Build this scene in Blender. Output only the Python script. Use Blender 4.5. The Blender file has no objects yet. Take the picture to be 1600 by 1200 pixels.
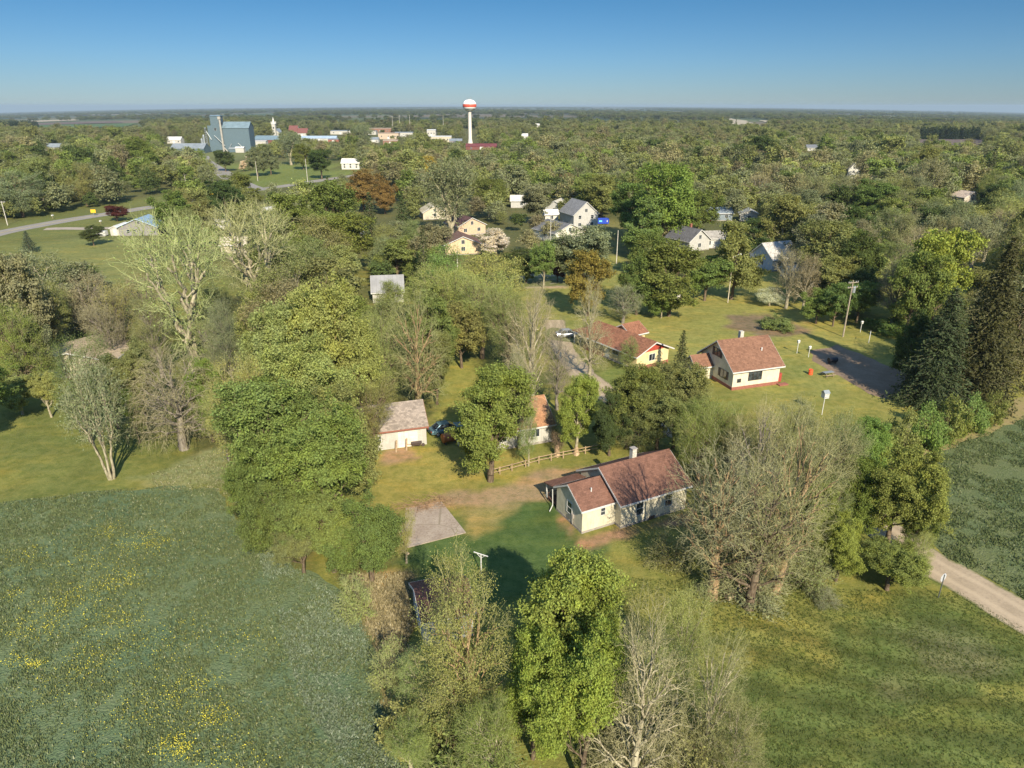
import bpy, math, random
import numpy as np
from mathutils import Vector
random.seed(7); RS = np.random.RandomState(7)
R = math.radians
scene = bpy.context.scene
C = scene.collection

# ---------------------------------------------------------------- camera
HC, FPX = 40.0, 1081.0
PITCH = math.atan(435.0 / FPX)
cp, sp = math.cos(PITCH), math.sin(PITCH)
cam = bpy.data.cameras.new('camera'); camo = bpy.data.objects.new('camera', cam); C.objects.link(camo)
camo.location = (0, 0, HC); camo.rotation_euler = (math.pi/2 - PITCH, 0, 0)
cam.sensor_fit = 'HORIZONTAL'; cam.sensor_width = 36.0; cam.lens = 36.0*FPX/1600.0
cam.clip_start = 0.5; cam.clip_end = 80000
scene.camera = camo

# ---------------------------------------------------------------- sky, sun, exposure
SUN_EL, SUN_DIR = R(34), Vector((0.30, -0.955, 0)).normalized()
SUN_ROT = math.atan2(SUN_DIR.x, SUN_DIR.y)
w = bpy.data.worlds.new('World'); scene.world = w; w.use_nodes = True
nt = w.node_tree; nt.nodes.clear()
sky = nt.nodes.new('ShaderNodeTexSky'); sky.sky_type = 'NISHITA'; sky.sun_disc = False
sky.sun_elevation = SUN_EL; sky.sun_rotation = SUN_ROT
sky.altitude = 300; sky.air_density = 1.0; sky.dust_density = 0.1; sky.ozone_density = 3.0
bg = nt.nodes.new('ShaderNodeBackground'); bg.inputs[1].default_value = 0.15
wo = nt.nodes.new('ShaderNodeOutputWorld')
tc = nt.nodes.new('ShaderNodeTexCoord'); sz = nt.nodes.new('ShaderNodeSeparateXYZ'); nt.links.new(tc.outputs['Generated'], sz.inputs[0])
zc_ = nt.nodes.new('ShaderNodeMath'); zc_.operation = 'MAXIMUM'; nt.links.new(sz.outputs[2], zc_.inputs[0]); zc_.inputs[1].default_value = 0.006
cb_ = nt.nodes.new('ShaderNodeCombineXYZ'); nt.links.new(sz.outputs[0], cb_.inputs[0]); nt.links.new(sz.outputs[1], cb_.inputs[1]); nt.links.new(zc_.outputs[0], cb_.inputs[2]); nt.links.new(cb_.outputs[0], sky.inputs[0])
rp_ = nt.nodes.new('ShaderNodeValToRGB'); nt.links.new(sz.outputs[2], rp_.inputs[0]); el = rp_.color_ramp.elements
el[0].position = 0.0; el[0].color = (0.140, 0.188, 0.275, 1); el[1].position = 0.6; el[1].color = (1.0, 1.05, 1.0, 1)
e_ = el.new(0.055); e_.color = (0.118, 0.186, 0.275, 1); e_ = el.new(0.13); e_.color = (0.082, 0.168, 0.240, 1); e_ = el.new(0.25); e_.color = (0.16, 0.24, 0.30, 1)
mx = nt.nodes.new('ShaderNodeMix'); mx.data_type = 'RGBA'; mx.blend_type = 'MULTIPLY'; mx.inputs[0].default_value = 1
nt.links.new(sky.outputs[0], mx.inputs[6]); nt.links.new(rp_.outputs[0], mx.inputs[7]); nt.links.new(mx.outputs[2], bg.inputs[0]); nt.links.new(bg.outputs[0], wo.inputs[0])
sl = bpy.data.lights.new('sun', 'SUN'); sl.energy = 4.5; sl.angle = R(0.5); sl.color = (1.0, 0.89, 0.69)
so = bpy.data.objects.new('sun', sl); C.objects.link(so)
sd = Vector((SUN_DIR.x*math.cos(SUN_EL), SUN_DIR.y*math.cos(SUN_EL), math.sin(SUN_EL)))
so.rotation_euler = sd.to_track_quat('Z', 'Y').to_euler(); so.location = sd*100
scene.view_settings.view_transform = 'Standard'; scene.view_settings.look = 'None'
scene.view_settings.gamma = 1; scene.view_settings.exposure = 0.95
cy = scene.cycles
cy.max_bounces = 4; cy.diffuse_bounces = 3; cy.glossy_bounces = 2; cy.transmission_bounces = 3
cy.volume_bounces = 0; cy.transparent_max_bounces = 4; cy.caustics_reflective = False; cy.caustics_refractive = False

# ---------------------------------------------------------------- pixel <-> ground helpers (photo pixels, 1600 x 1200)
def G(px, py, z=0.0):
    d = PITCH + math.atan((py-600)/FPX)
    Y = (HC-z)/math.tan(d); Z = Y*cp + (HC-z)*sp
    return ((px-800)*Z/FPX, Y)
def depth(Y, z=0.0): return Y*cp + (HC-z)*sp
def proj(x, y, z=0.0):
    Z = y*cp + (HC-z)*sp
    return (800 + x*FPX/Z, 600 + FPX*((HC-z)*cp - y*sp)/Z)
def zterr(x, y):
    r = np.hypot(x, y); t = np.clip((r-700)/2500.0, 0, 1); t = t*t*(3-2*t)
    a = np.clip(np.abs(x)/np.maximum(0.8*np.abs(y), 1.0), 0, 1.25)
    return -0.0085*r*a*a*t
def inpoly(x, y, poly):
    x = np.asarray(x, float); y = np.asarray(y, float); res = np.zeros(x.shape, bool)
    n = len(poly); j = n-1
    for i in range(n):
        xi, yi = poly[i]; xj, yj = poly[j]
        c = ((yi > y) != (yj > y)) & (x < (xj-xi)*(y-yi)/((yj-yi) or 1e-9) + xi)
        res ^= c; j = i
    return res
def sdist(x, y, poly):
    """signed distance, positive inside"""
    d = np.full(np.shape(x), 1e9); n = len(poly)
    for i in range(n):
        ax, ay = poly[i]; bx, by = poly[(i+1) % n]
        vx, vy = bx-ax, by-ay; L = vx*vx+vy*vy+1e-9
        t = np.clip(((x-ax)*vx+(y-ay)*vy)/L, 0, 1)
        d = np.minimum(d, np.hypot(x-ax-t*vx, y-ay-t*vy))
    return np.where(inpoly(x, y, poly), d, -d)
def GP(pts): return [G(*p) for p in pts]

# value noise for painting and jagged edges
def vnoise(x, y, s, seed=0):
    x = np.asarray(x, float)/s; y = np.asarray(y, float)/s
    xi = np.floor(x).astype(np.int64); yi = np.floor(y).astype(np.int64); fx = x-xi; fy = y-yi
    def h(a, b):
        n = (a*374761393 + b*668265263 + seed*69069) & 0x7fffffff
        n = ((n ^ (n >> 13))*1274126177) & 0x7fffffff
        return ((n ^ (n >> 16)) & 0xffff)/65535.0
    fx = fx*fx*(3-2*fx); fy = fy*fy*(3-2*fy)
    return (h(xi, yi)*(1-fx)+h(xi+1, yi)*fx)*(1-fy) + (h(xi, yi+1)*(1-fx)+h(xi+1, yi+1)*fx)*fy

# ---------------------------------------------------------------- materials
MATS = {}
def nodes_mat(name):
    m = bpy.data.materials.new(name); m.use_nodes = True; n = m.node_tree; n.nodes.clear()
    return m, n, n.nodes, n.links
def mixc(n, a, b, fac, mode='MIX'):
    m = n.nodes.new('ShaderNodeMix'); m.data_type = 'RGBA'; m.blend_type = mode
    for s, v in ((m.inputs[0], fac), (m.inputs[6], a), (m.inputs[7], b)):
        if hasattr(v, 'node'): n.links.new(v, s)
        elif isinstance(v, (int, float)): s.default_value = v
        else: s.default_value = (*v[:3], 1)
    return m.outputs[2]
def mth(n, op, a, b=None, c=None):
    m = n.nodes.new('ShaderNodeMath'); m.operation = op
    for i, v in enumerate((a, b, c)):
        if v is None: continue
        if hasattr(v, 'node'): n.links.new(v, m.inputs[i])
        else: m.inputs[i].default_value = v
    return m.outputs[0]
def noise(n, scale, detail=3, vec=None, rough=0.55):
    t = n.nodes.new('ShaderNodeTexNoise'); t.inputs['Scale'].default_value = scale
    t.inputs['Detail'].default_value = detail; t.inputs['Roughness'].default_value = rough
    if vec is not None: n.links.new(vec, t.inputs['Vector'])
    return t.outputs[0]
def remap(n, v, a, b, c=0.0, d=1.0):
    m = n.nodes.new('ShaderNodeMapRange'); n.links.new(v, m.inputs[0])
    for i, q in zip((1, 2, 3, 4), (a, b, c, d)): m.inputs[i].default_value = q
    return m.outputs[0]
def coords(n, kind='Object', scale=None):
    t = n.nodes.new('ShaderNodeTexCoord'); o = t.outputs[kind]
    if scale:
        mp = n.nodes.new('ShaderNodeMapping'); n.links.new(o, mp.inputs[0]); mp.inputs['Scale'].default_value = scale
        o = mp.outputs[0]
    return o
def finish(n, col, rough=0.8, bump=None, bstr=0.3, bdist=0.02, spec=0.3, metal=0.0):
    p = n.nodes.new('ShaderNodeBsdfPrincipled'); o = n.nodes.new('ShaderNodeOutputMaterial')
    if hasattr(col, 'node'): n.links.new(col, p.inputs['Base Color'])
    else: p.inputs['Base Color'].default_value = (*col[:3], 1)
    if hasattr(rough, 'node'): n.links.new(rough, p.inputs['Roughness'])
    else: p.inputs['Roughness'].default_value = rough
    p.inputs['Specular IOR Level'].default_value = spec; p.inputs['Metallic'].default_value = metal
    if bump is not None:
        b = n.nodes.new('ShaderNodeBump'); b.inputs['Strength'].default_value = bstr; b.inputs['Distance'].default_value = bdist
        n.links.new(bump, b.inputs['Height']); n.links.new(b.outputs[0], p.inputs['Normal'])
    n.links.new(p.outputs[0], o.inputs[0])
def mat_plain(name, c, rough=0.7, var=0.25, scale=3.0, metal=0.0, spec=0.4):
    k = ('p', name)
    if k in MATS: return MATS[k]
    m, n, _, _ = nodes_mat(name); v = coords(n)
    nz = noise(n, scale, 5, v)
    col = mixc(n, [x*(1-var) for x in c], [min(1, x*(1+var*0.8)) for x in c], remap(n, nz, 0.3, 0.7))
    finish(n, col, rough, nz, 0.15, 0.02, spec, metal); MATS[k] = m; return m
def mat_siding(name, c, pitch=0.2, vertical=False, var=0.12, dirt=0.35):
    k = ('s', name)
    if k in MATS: return MATS[k]
    m, n, _, _ = nodes_mat(name); v = coords(n)
    sx = n.nodes.new('ShaderNodeSeparateXYZ'); n.links.new(v, sx.inputs[0])
    h = mth(n, 'ADD', sx.outputs[0], sx.outputs[1]) if vertical else sx.outputs[2]
    saw = mth(n, 'FRACT', mth(n, 'DIVIDE', h, pitch))
    line = remap(n, saw, 0.0, 0.14, 0.72, 1.0)
    nz = noise(n, 1.3, 5, v); st = noise(n, 6, 4, coords(n, 'Object', (1, 1, 0.12)))
    col = mixc(n, [x*(1-var) for x in c], [min(1, x*(1+var)) for x in c], remap(n, nz, 0.3, 0.7))
    col = mixc(n, col, [x*(1-dirt) for x in c], mth(n, 'MULTIPLY', remap(n, st, 0.5, 0.75), 0.7))
    col = mixc(n, (0, 0, 0), col, line)
    finish(n, col, 0.65, saw, 0.5, 0.02, 0.3); MATS[k] = m; return m
def mat_shingle(name, c, var=0.3, row=0.28):
    k = ('r', name)
    if k in MATS: return MATS[k]
    m, n, _, _ = nodes_mat(name); v = coords(n)
    sx = n.nodes.new('ShaderNodeSeparateXYZ'); n.links.new(v, sx.inputs[0])
    br = n.nodes.new('ShaderNodeTexBrick'); n.links.new(coords(n, 'Object', (1, 1.25, 1)), br.inputs['Vector'])
    br.inputs['Scale'].default_value = 1.0/ (row*2.2); br.inputs['Mortar Size'].default_value = 0.012
    br.inputs['Brick Width'].default_value = 0.55; br.inputs['Row Height'].default_value = 0.42
    br.inputs['Color1'].default_value = (*[x*(1-var) for x in c], 1); br.inputs['Color2'].default_value = (*[min(1, x*(1+var)) for x in c], 1)
    br.inputs['Mortar'].default_value = (*[x*0.55 for x in c], 1)
    nz = noise(n, 0.55, 6, v, 0.7); n2 = noise(n, 9, 3, v)
    col = mixc(n, br.outputs[0], [x*1.35 for x in c], mth(n, 'MULTIPLY', remap(n, nz, 0.45, 0.75), 0.6))
    col = mixc(n, col, [x*0.45 for x in c], mth(n, 'MULTIPLY', remap(n, n2, 0.5, 0.72), 0.55))
    finish(n, col, 0.9, n2, 0.5, 0.02, 0.15); MATS[k] = m; return m
def mat_metalroof(name, c):
    k = ('m', name)
    if k in MATS: return MATS[k]
    m, n, _, _ = nodes_mat(name); v = coords(n)
    sx = n.nodes.new('ShaderNodeSeparateXYZ'); n.links.new(v, sx.inputs[0])
    saw = mth(n, 'FRACT', mth(n, 'DIVIDE', sx.outputs[0], 0.9))
    nz = noise(n, 0.35, 5, v); n2 = noise(n, 3, 4, v)
    col = mixc(n, [x*0.8 for x in c], [min(1, x*1.15) for x in c], remap(n, nz, 0.3, 0.7))
    col = mixc(n, col, [x*0.6 for x in c], mth(n, 'MULTIPLY', remap(n, n2, 0.55, 0.8), 0.5))
    col = mixc(n, [x*0.5 for x in c], col, remap(n, saw, 0.0, 0.08))
    finish(n, col, 0.5, saw, 0.3, 0.03, 0.4, 0.2); MATS[k] = m; return m
def mat_glass():
    if 'glass' in MATS: return MATS['glass']
    m, n, _, _ = nodes_mat('window glass'); nz = noise(n, 1.5, 2, coords(n))
    col = mixc(n, (0.012, 0.016, 0.02), (0.05, 0.06, 0.07), remap(n, nz, 0.4, 0.6))
    finish(n, col, 0.08, None, spec=0.9); MATS['glass'] = m; return m

def leaf_mat(name, src='object', trans=0.38):
    m, n, _, _ = nodes_mat(name)
    if src == 'object':
        oi = n.nodes.new('ShaderNodeObjectInfo'); base = oi.outputs['Color']
    else:
        a = n.nodes.new('ShaderNodeAttribute'); a.attribute_type = 'INSTANCER'; a.attribute_name = 'tint'; base = a.outputs['Color']
    at = n.nodes.new('ShaderNodeAttribute'); at.attribute_name = 'v'; v = at.outputs['Fac']
    hs = n.nodes.new('ShaderNodeHueSaturation'); n.links.new(base, hs.inputs['Color'])
    n.links.new(remap(n, v, 0, 1, 0.492, 0.512), hs.inputs['Hue'])
    n.links.new(remap(n, v, 0, 1, 0.70, 1.38), hs.inputs['Value'])
    big = noise(n, 0.5, 2, coords(n))
    col = mixc(n, hs.outputs[0], (1.14, 1.10, 0.82), remap(n, big, 0.45, 0.7, 0, 0.8), 'MULTIPLY')
    d = n.nodes.new('ShaderNodeBsdfDiffuse'); t = n.nodes.new('ShaderNodeBsdfTranslucent')
    n.links.new(col, d.inputs[0])
    tc = mixc(n, col, (1.0, 1.0, 0.45), 1.0, 'MULTIPLY'); n.links.new(tc, t.inputs[0])
    ms = n.nodes.new('ShaderNodeMixShader'); ms.inputs[0].default_value = trans
    n.links.new(d.outputs[0], ms.inputs[1]); n.links.new(t.outputs[0], ms.inputs[2])
    o = n.nodes.new('ShaderNodeOutputMaterial'); n.links.new(ms.outputs[0], o.inputs[0])
    return m
M_LEAF = leaf_mat('leaf'); M_LEAF_FAR = leaf_mat('leaf of the far wood', 'inst')
def bark_mat(name, c=None):
    m, n, _, _ = nodes_mat(name); v = coords(n, 'Object', (1, 1, 0.25))
    if c is None: base = n.nodes.new('ShaderNodeObjectInfo').outputs['Color']
    else: base = c
    nz = noise(n, 6, 4, v)
    col = mixc(n, base, (0.45, 0.42, 0.4), remap(n, nz, 0.4, 0.65), 'MULTIPLY')
    finish(n, col, 0.95, nz, 0.6, 0.05, 0.1); return m
M_BARK = bark_mat('bark'); M_BARK_FAR = bark_mat('bark of the far wood', (0.2, 0.17, 0.13))
def twig_mat():
    m, n, _, _ = nodes_mat('twig'); oi = n.nodes.new('ShaderNodeObjectInfo')
    at = n.nodes.new('ShaderNodeAttribute'); at.attribute_name = 'v'
    a = mixc(n, oi.outputs['Color'], (0.23, 0.22, 0.14), 0.5)
    col = mixc(n, a, (1.7, 1.65, 1.55), remap(n, at.outputs['Fac'], 0, 1, 0, 1), 'MULTIPLY')
    finish(n, col, 0.95, None, spec=0.1); return m
M_TWIG = twig_mat()

# ---------------------------------------------------------------- object helpers
def tag(o, label=None, cat=None, group=None, kind=None):
    if label: o['label'] = label
    if cat: o['category'] = cat
    if group: o['group'] = group
    if kind: o['kind'] = kind
    return o
def empty(name, loc, rz=0.0, label=None, cat=None, group=None):
    o = bpy.data.objects.new(name, None); C.objects.link(o); o.empty_display_size = 0.5
    o.location = loc; o.rotation_euler = (0, 0, rz); return tag(o, label, cat, group)
class MB:
    def __init__(s): s.v = []; s.f = []
    def face(s, pts):
        i = len(s.v); s.v += [tuple(p) for p in pts]; s.f.append(tuple(range(i, i+len(pts)))); return s
    def prism(s, poly, vec):
        """closed prism: polygon (3-D points) swept along vec"""
        n = len(poly); i = len(s.v); vx, vy, vz = vec
        s.v += [tuple(p) for p in poly] + [(p[0]+vx, p[1]+vy, p[2]+vz) for p in poly]
        a, b, c = (Vector(p) for p in poly[:3]); nrm = Vector((0, 0, 0))
        for k in range(n): nrm += Vector(poly[k]).cross(Vector(poly[(k+1) % n]))
        flip = nrm.dot(Vector(vec)) > 0
        bot = tuple(range(i, i+n)); top = tuple(range(i+n, i+2*n))
        s.f.append(bot[::-1] if flip else bot); s.f.append(top if flip else top[::-1])
        for k in range(n):
            q = (i+k, i+(k+1) % n, i+n+(k+1) % n, i+n+k); s.f.append(q if flip else q[::-1])
        return s
    def box(s, x0, y0, z0, x1, y1, z1):
        return s.prism([(x0, y0, z0), (x1, y0, z0), (x1, y1, z0), (x0, y1, z0)], (0, 0, z1-z0))
    def tube(s, p0, p1, r0, r1=None, n=8, caps=True):
        r1 = r0 if r1 is None else r1; p0 = Vector(p0); p1 = Vector(p1); d = (p1-p0).normalized()
        u = d.orthogonal().normalized(); w_ = d.cross(u); i = len(s.v)
        for p, r in ((p0, r0), (p1, r1)):
            for k in range(n):
                a = 2*math.pi*k/n; s.v.append(tuple(p+u*math.cos(a)*r+w_*math.sin(a)*r))
        for k in range(n): s.f.append((i+k, i+(k+1) % n, i+n+(k+1) % n, i+n+k))
        if caps: s.f.append(tuple(range(i, i+n))[::-1]); s.f.append(tuple(range(i+n, i+2*n)))
        return s
    def lathe(s, prof, n=24, c=(0, 0)):
        i = len(s.v)
        for r, z in prof:
            for k in range(n):
                a = 2*math.pi*k/n; s.v.append((c[0]+r*math.cos(a), c[1]+r*math.sin(a), z))
        for j in range(len(prof)-1):
            for k in range(n):
                k2 = (k+1) % n; s.f.append((i+j*n+k, i+j*n+k2, i+(j+1)*n+k2, i+(j+1)*n+k))
        return s
    def build(s, name, mat, parent=None, smooth=False, label=None, cat=None, group=None, kind=None, loc=None):
        me = bpy.data.meshes.new(name); me.from_pydata(s.v, [], s.f); me.update()
        if smooth:
            for p in me.polygons: p.use_smooth = True
        if mat: me.materials.append(mat)
        o = bpy.data.objects.new(name, me); C.objects.link(o)
        if parent: o.parent = parent
        if loc: o.location = loc
        return tag(o, label, cat, group, kind)
def fast_mesh(name, V, Q, mats=(), mi=None, vattr=None, tri=False):
    """numpy quads (or tris) -> mesh, optional material index and face attribute v"""
    me = bpy.data.meshes.new(name); k = 3 if tri else 4; nf = len(Q)
    me.vertices.add(len(V)); me.vertices.foreach_set('co', np.asarray(V, np.float32).ravel())
    me.loops.add(nf*k); me.loops.foreach_set('vertex_index', np.asarray(Q, np.int32).ravel())
    me.polygons.add(nf); me.polygons.foreach_set('loop_start', np.arange(0, nf*k, k, dtype=np.int32))
    for m in mats: me.materials.append(m)
    if mi is not None: me.polygons.foreach_set('material_index', np.asarray(mi, np.int32))
    if vattr is not None:
        a = me.attributes.new('v', 'FLOAT', 'FACE'); a.data.foreach_set('value', np.asarray(vattr, np.float32))
    me.update(calc_edges=True); me.validate(); return me
def link(name, me, parent=None, **k):
    o = bpy.data.objects.new(name, me); C.objects.link(o)
    if parent: o.parent = parent
    return tag(o, **k)
def copy_tree(o, parent=None):
    c = o.copy(); C.objects.link(c); c.parent = parent
    for ch in list(o.children): copy_tree(ch, c)
    return c
# ================================================================ GROUND
def axis(lo, hi, step, far, grow=1.18):
    a = list(np.arange(lo, hi+0.01, step)); s = step
    while a[-1] < far: s = min(s*grow, 900); a.append(a[-1]+s)
    s = step; b = []
    x = lo
    while x > -far: s = min(s*grow, 900); x -= s; b.append(x)
    return np.array(b[::-1]+a)
xs = axis(-110, 110, 0.8, 30000); ys = axis(12, 190, 0.8, 33000)
ys = ys[ys > -400]
GX, GY = np.meshgrid(xs, ys)
GZ = zterr(GX, GY)
# painted base colours: what grows or lies where (no light or shade)
LAWN = (0.195, 0.190, 0.050)
base = np.zeros(GX.shape+(3,)); base[:] = LAWN
n1 = vnoise(GX, GY, 14, 1); n2 = vnoise(GX, GY, 4, 2); n3 = vnoise(GX, GY, 1.7, 3); n4 = vnoise(GX, GY, 45, 4)
FLOOR = np.array((0.095, 0.095, 0.042))
wood = np.clip((GY-150)/60, 0, 1)[..., None]*0.9
base = base*(1-wood) + FLOOR*wood
ZONES = [  # pixel outline, colour, softness in metres
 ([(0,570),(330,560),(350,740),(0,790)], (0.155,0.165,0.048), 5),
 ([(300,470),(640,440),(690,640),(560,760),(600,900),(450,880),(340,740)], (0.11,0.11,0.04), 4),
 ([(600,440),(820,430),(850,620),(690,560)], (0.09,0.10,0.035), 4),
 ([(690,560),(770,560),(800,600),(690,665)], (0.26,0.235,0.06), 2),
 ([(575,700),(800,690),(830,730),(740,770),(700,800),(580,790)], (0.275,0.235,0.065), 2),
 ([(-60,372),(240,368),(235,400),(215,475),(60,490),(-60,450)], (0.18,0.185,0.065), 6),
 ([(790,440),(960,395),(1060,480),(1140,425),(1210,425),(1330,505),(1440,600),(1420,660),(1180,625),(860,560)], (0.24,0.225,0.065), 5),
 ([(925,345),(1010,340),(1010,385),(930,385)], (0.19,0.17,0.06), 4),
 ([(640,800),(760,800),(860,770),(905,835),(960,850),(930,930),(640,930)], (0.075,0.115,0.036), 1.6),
 ([(700,790),(760,765),(800,790),(740,825)], (0.24,0.20,0.075), 1.2),
 ([(690,778),(800,755),(860,735),(905,733),(900,775),(800,785),(700,795)], (0.30,0.215,0.125), 1.1),
 ([(905,840),(960,828),(1075,805),(1085,815),(965,842),(915,862),(870,810),(885,800)], (0.28,0.17,0.10), 0.7),
 ([(640,788),(690,780),(700,795),(640,800)], (0.34,0.23,0.12), 0.8),
 ([(575,905),(640,900),(655,960),(620,1010),(580,1000)], (0.34,0.25,0.13), 1.5),
 ([(570,1000),(640,1000),(680,1230),(600,1230)], (0.19,0.17,0.08), 2.5),
 ([(225,745),(360,700),(380,745),(250,765)], (0.22,0.23,0.11), 1.6),
 ([(600,705),(640,700),(650,715),(600,722)], (0.30,0.20,0.12), 0.7),
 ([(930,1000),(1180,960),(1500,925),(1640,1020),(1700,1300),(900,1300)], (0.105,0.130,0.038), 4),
 ([(1130,940),(1330,930),(1250,1030),(1130,1030)], (0.19,0.185,0.05), 4),
 ([(1420,1000),(1560,1030),(1500,1110),(1400,1080)], (0.145,0.145,0.065), 4),
 ([(960,860),(1080,840),(1090,900),(1000,960)], (0.19,0.185,0.05), 2),
 ([(1130,493),(1200,488),(1260,510),(1240,528),(1150,520)], (0.185,0.135,0.085), 2),
 ([(1180,500),(1235,495),(1240,512),(1190,512)], (0.12,0.125,0.04), 1.5),
 ([(1195,640),(1330,590),(1400,640),(1300,670)], (0.24,0.22,0.06), 3),
 ([(1200,562),(1270,548),(1262,600),(1225,605)], (0.21,0.21,0.06), 3),
 ([(800,430),(885,428),(880,450),(812,452)], (0.34,0.27,0.19), 1.5),
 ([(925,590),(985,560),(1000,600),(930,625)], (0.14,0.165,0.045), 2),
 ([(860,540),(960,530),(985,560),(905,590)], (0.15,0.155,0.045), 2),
 ([(0,335),(240,308),(340,290),(320,320),(250,350),(0,388)], (0.14,0.15,0.05), 4),
 ([(325,255),(520,250),(560,275),(395,300)], (0.15,0.175,0.05), 6),
 ([(250,232),(400,232),(400,250),(250,250)], (0.16,0.17,0.07), 6),
]
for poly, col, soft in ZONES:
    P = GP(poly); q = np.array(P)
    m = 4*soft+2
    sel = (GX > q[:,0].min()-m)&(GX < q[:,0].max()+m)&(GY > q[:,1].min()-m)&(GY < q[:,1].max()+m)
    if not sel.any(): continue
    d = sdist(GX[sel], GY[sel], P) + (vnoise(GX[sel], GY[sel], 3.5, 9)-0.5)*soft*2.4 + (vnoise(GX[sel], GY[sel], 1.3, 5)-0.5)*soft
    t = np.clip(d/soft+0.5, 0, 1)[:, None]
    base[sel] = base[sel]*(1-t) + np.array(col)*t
# faint mowing arcs on the lower right lawn
P = GP([(1120,930),(1500,925),(1620,1000),(1700,1300),(1000,1300)]); dd = np.clip(sdist(GX, GY, P)/4, 0, 1)
cxx, cyy = G(1330, 640); rad = np.hypot(GX-cxx, (GY-cyy)*1.1); base = base*(1+(dd*0.30*np.sin(rad*2*np.pi/3.4+3*n2))[..., None])
# mottling: drier and greener patches
dry = np.clip((n1*0.6+n2*0.4)-0.5, -0.5, 0.5)[..., None]
base = base*(1 + dry*np.array((0.38, 0.22, 0.2))) * (0.88+0.24*n3[..., None])
# large farmland patches far away
farm = np.clip((GY-1300)/600, 0, 1)
cell = vnoise(np.floor(GX/420)*37.7, np.floor(GY/650)*91.3, 1, 11)
fc = np.array([(0.055,0.075,0.04),(0.10,0.12,0.06),(0.045,0.06,0.035),(0.16,0.13,0.10),(0.07,0.10,0.05)])
pick = fc[np.clip((cell*5).astype(int), 0, 4)]
base = base*(1-farm[..., None]) + pick*farm[..., None]
ny, nx = GX.shape
V = np.stack([GX, GY, GZ], -1).reshape(-1, 3)
ii = np.arange(ny*nx).reshape(ny, nx)
Q = np.stack([ii[:-1,:-1], ii[:-1,1:], ii[1:,1:], ii[1:,:-1]], -1).reshape(-1, 4)

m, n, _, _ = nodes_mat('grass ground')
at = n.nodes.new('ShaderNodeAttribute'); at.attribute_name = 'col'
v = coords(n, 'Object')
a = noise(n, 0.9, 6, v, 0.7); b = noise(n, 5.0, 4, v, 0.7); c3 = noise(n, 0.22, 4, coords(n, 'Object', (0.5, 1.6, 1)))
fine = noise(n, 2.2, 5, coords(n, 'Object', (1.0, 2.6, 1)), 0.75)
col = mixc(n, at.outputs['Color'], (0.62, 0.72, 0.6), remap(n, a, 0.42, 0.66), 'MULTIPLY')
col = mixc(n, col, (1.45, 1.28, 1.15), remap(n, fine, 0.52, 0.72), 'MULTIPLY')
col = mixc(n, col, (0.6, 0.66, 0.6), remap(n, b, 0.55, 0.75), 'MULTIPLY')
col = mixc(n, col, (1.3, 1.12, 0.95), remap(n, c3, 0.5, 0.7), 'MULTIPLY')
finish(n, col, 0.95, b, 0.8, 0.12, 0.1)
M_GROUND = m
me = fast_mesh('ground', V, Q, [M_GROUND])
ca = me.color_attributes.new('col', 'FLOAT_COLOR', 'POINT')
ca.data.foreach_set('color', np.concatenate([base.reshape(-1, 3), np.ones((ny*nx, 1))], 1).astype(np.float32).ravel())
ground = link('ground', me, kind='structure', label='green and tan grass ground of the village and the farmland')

def sheet(name, P, z, mat, step=1.0, jag=0.5, label=None, terr=False, jscale=2.0):
    """flat sheet inside outline P (world xy), its rim roughened"""
    pts = []
    for i in range(len(P)):
        ax, ay = P[i]; bx, by = P[(i+1) % len(P)]; L = math.hypot(bx-ax, by-ay); k = max(1, int(L/step))
        for j in range(k):
            x = ax+(bx-ax)*j/k; y = ay+(by-ay)*j/k
            nx_, ny_ = (by-ay)/max(L, 1e-6), -(bx-ax)/max(L, 1e-6)
            o = (float(vnoise(x, y, jscale, 21))-0.5)*2*jag + (float(vnoise(x, y, jscale*0.3, 22))-0.5)*jag
            pts.append((x+nx_*o, y+ny_*o))
    from mathutils.geometry import tessellate_polygon
    zz = [(x, y, float(zterr(x, y))+z if terr else z) for x, y in pts]
    tri = tessellate_polygon([[Vector((x, y, 0)) for x, y in pts]])
    me = bpy.data.meshes.new(name); me.from_pydata(zz, [], [tuple(t) for t in tri]); me.update()
    for p in me.polygons:
        if p.normal.z < 0: p.flip()
    me.materials.append(mat)
    return link(name, me, kind='structure', label=label)
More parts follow.
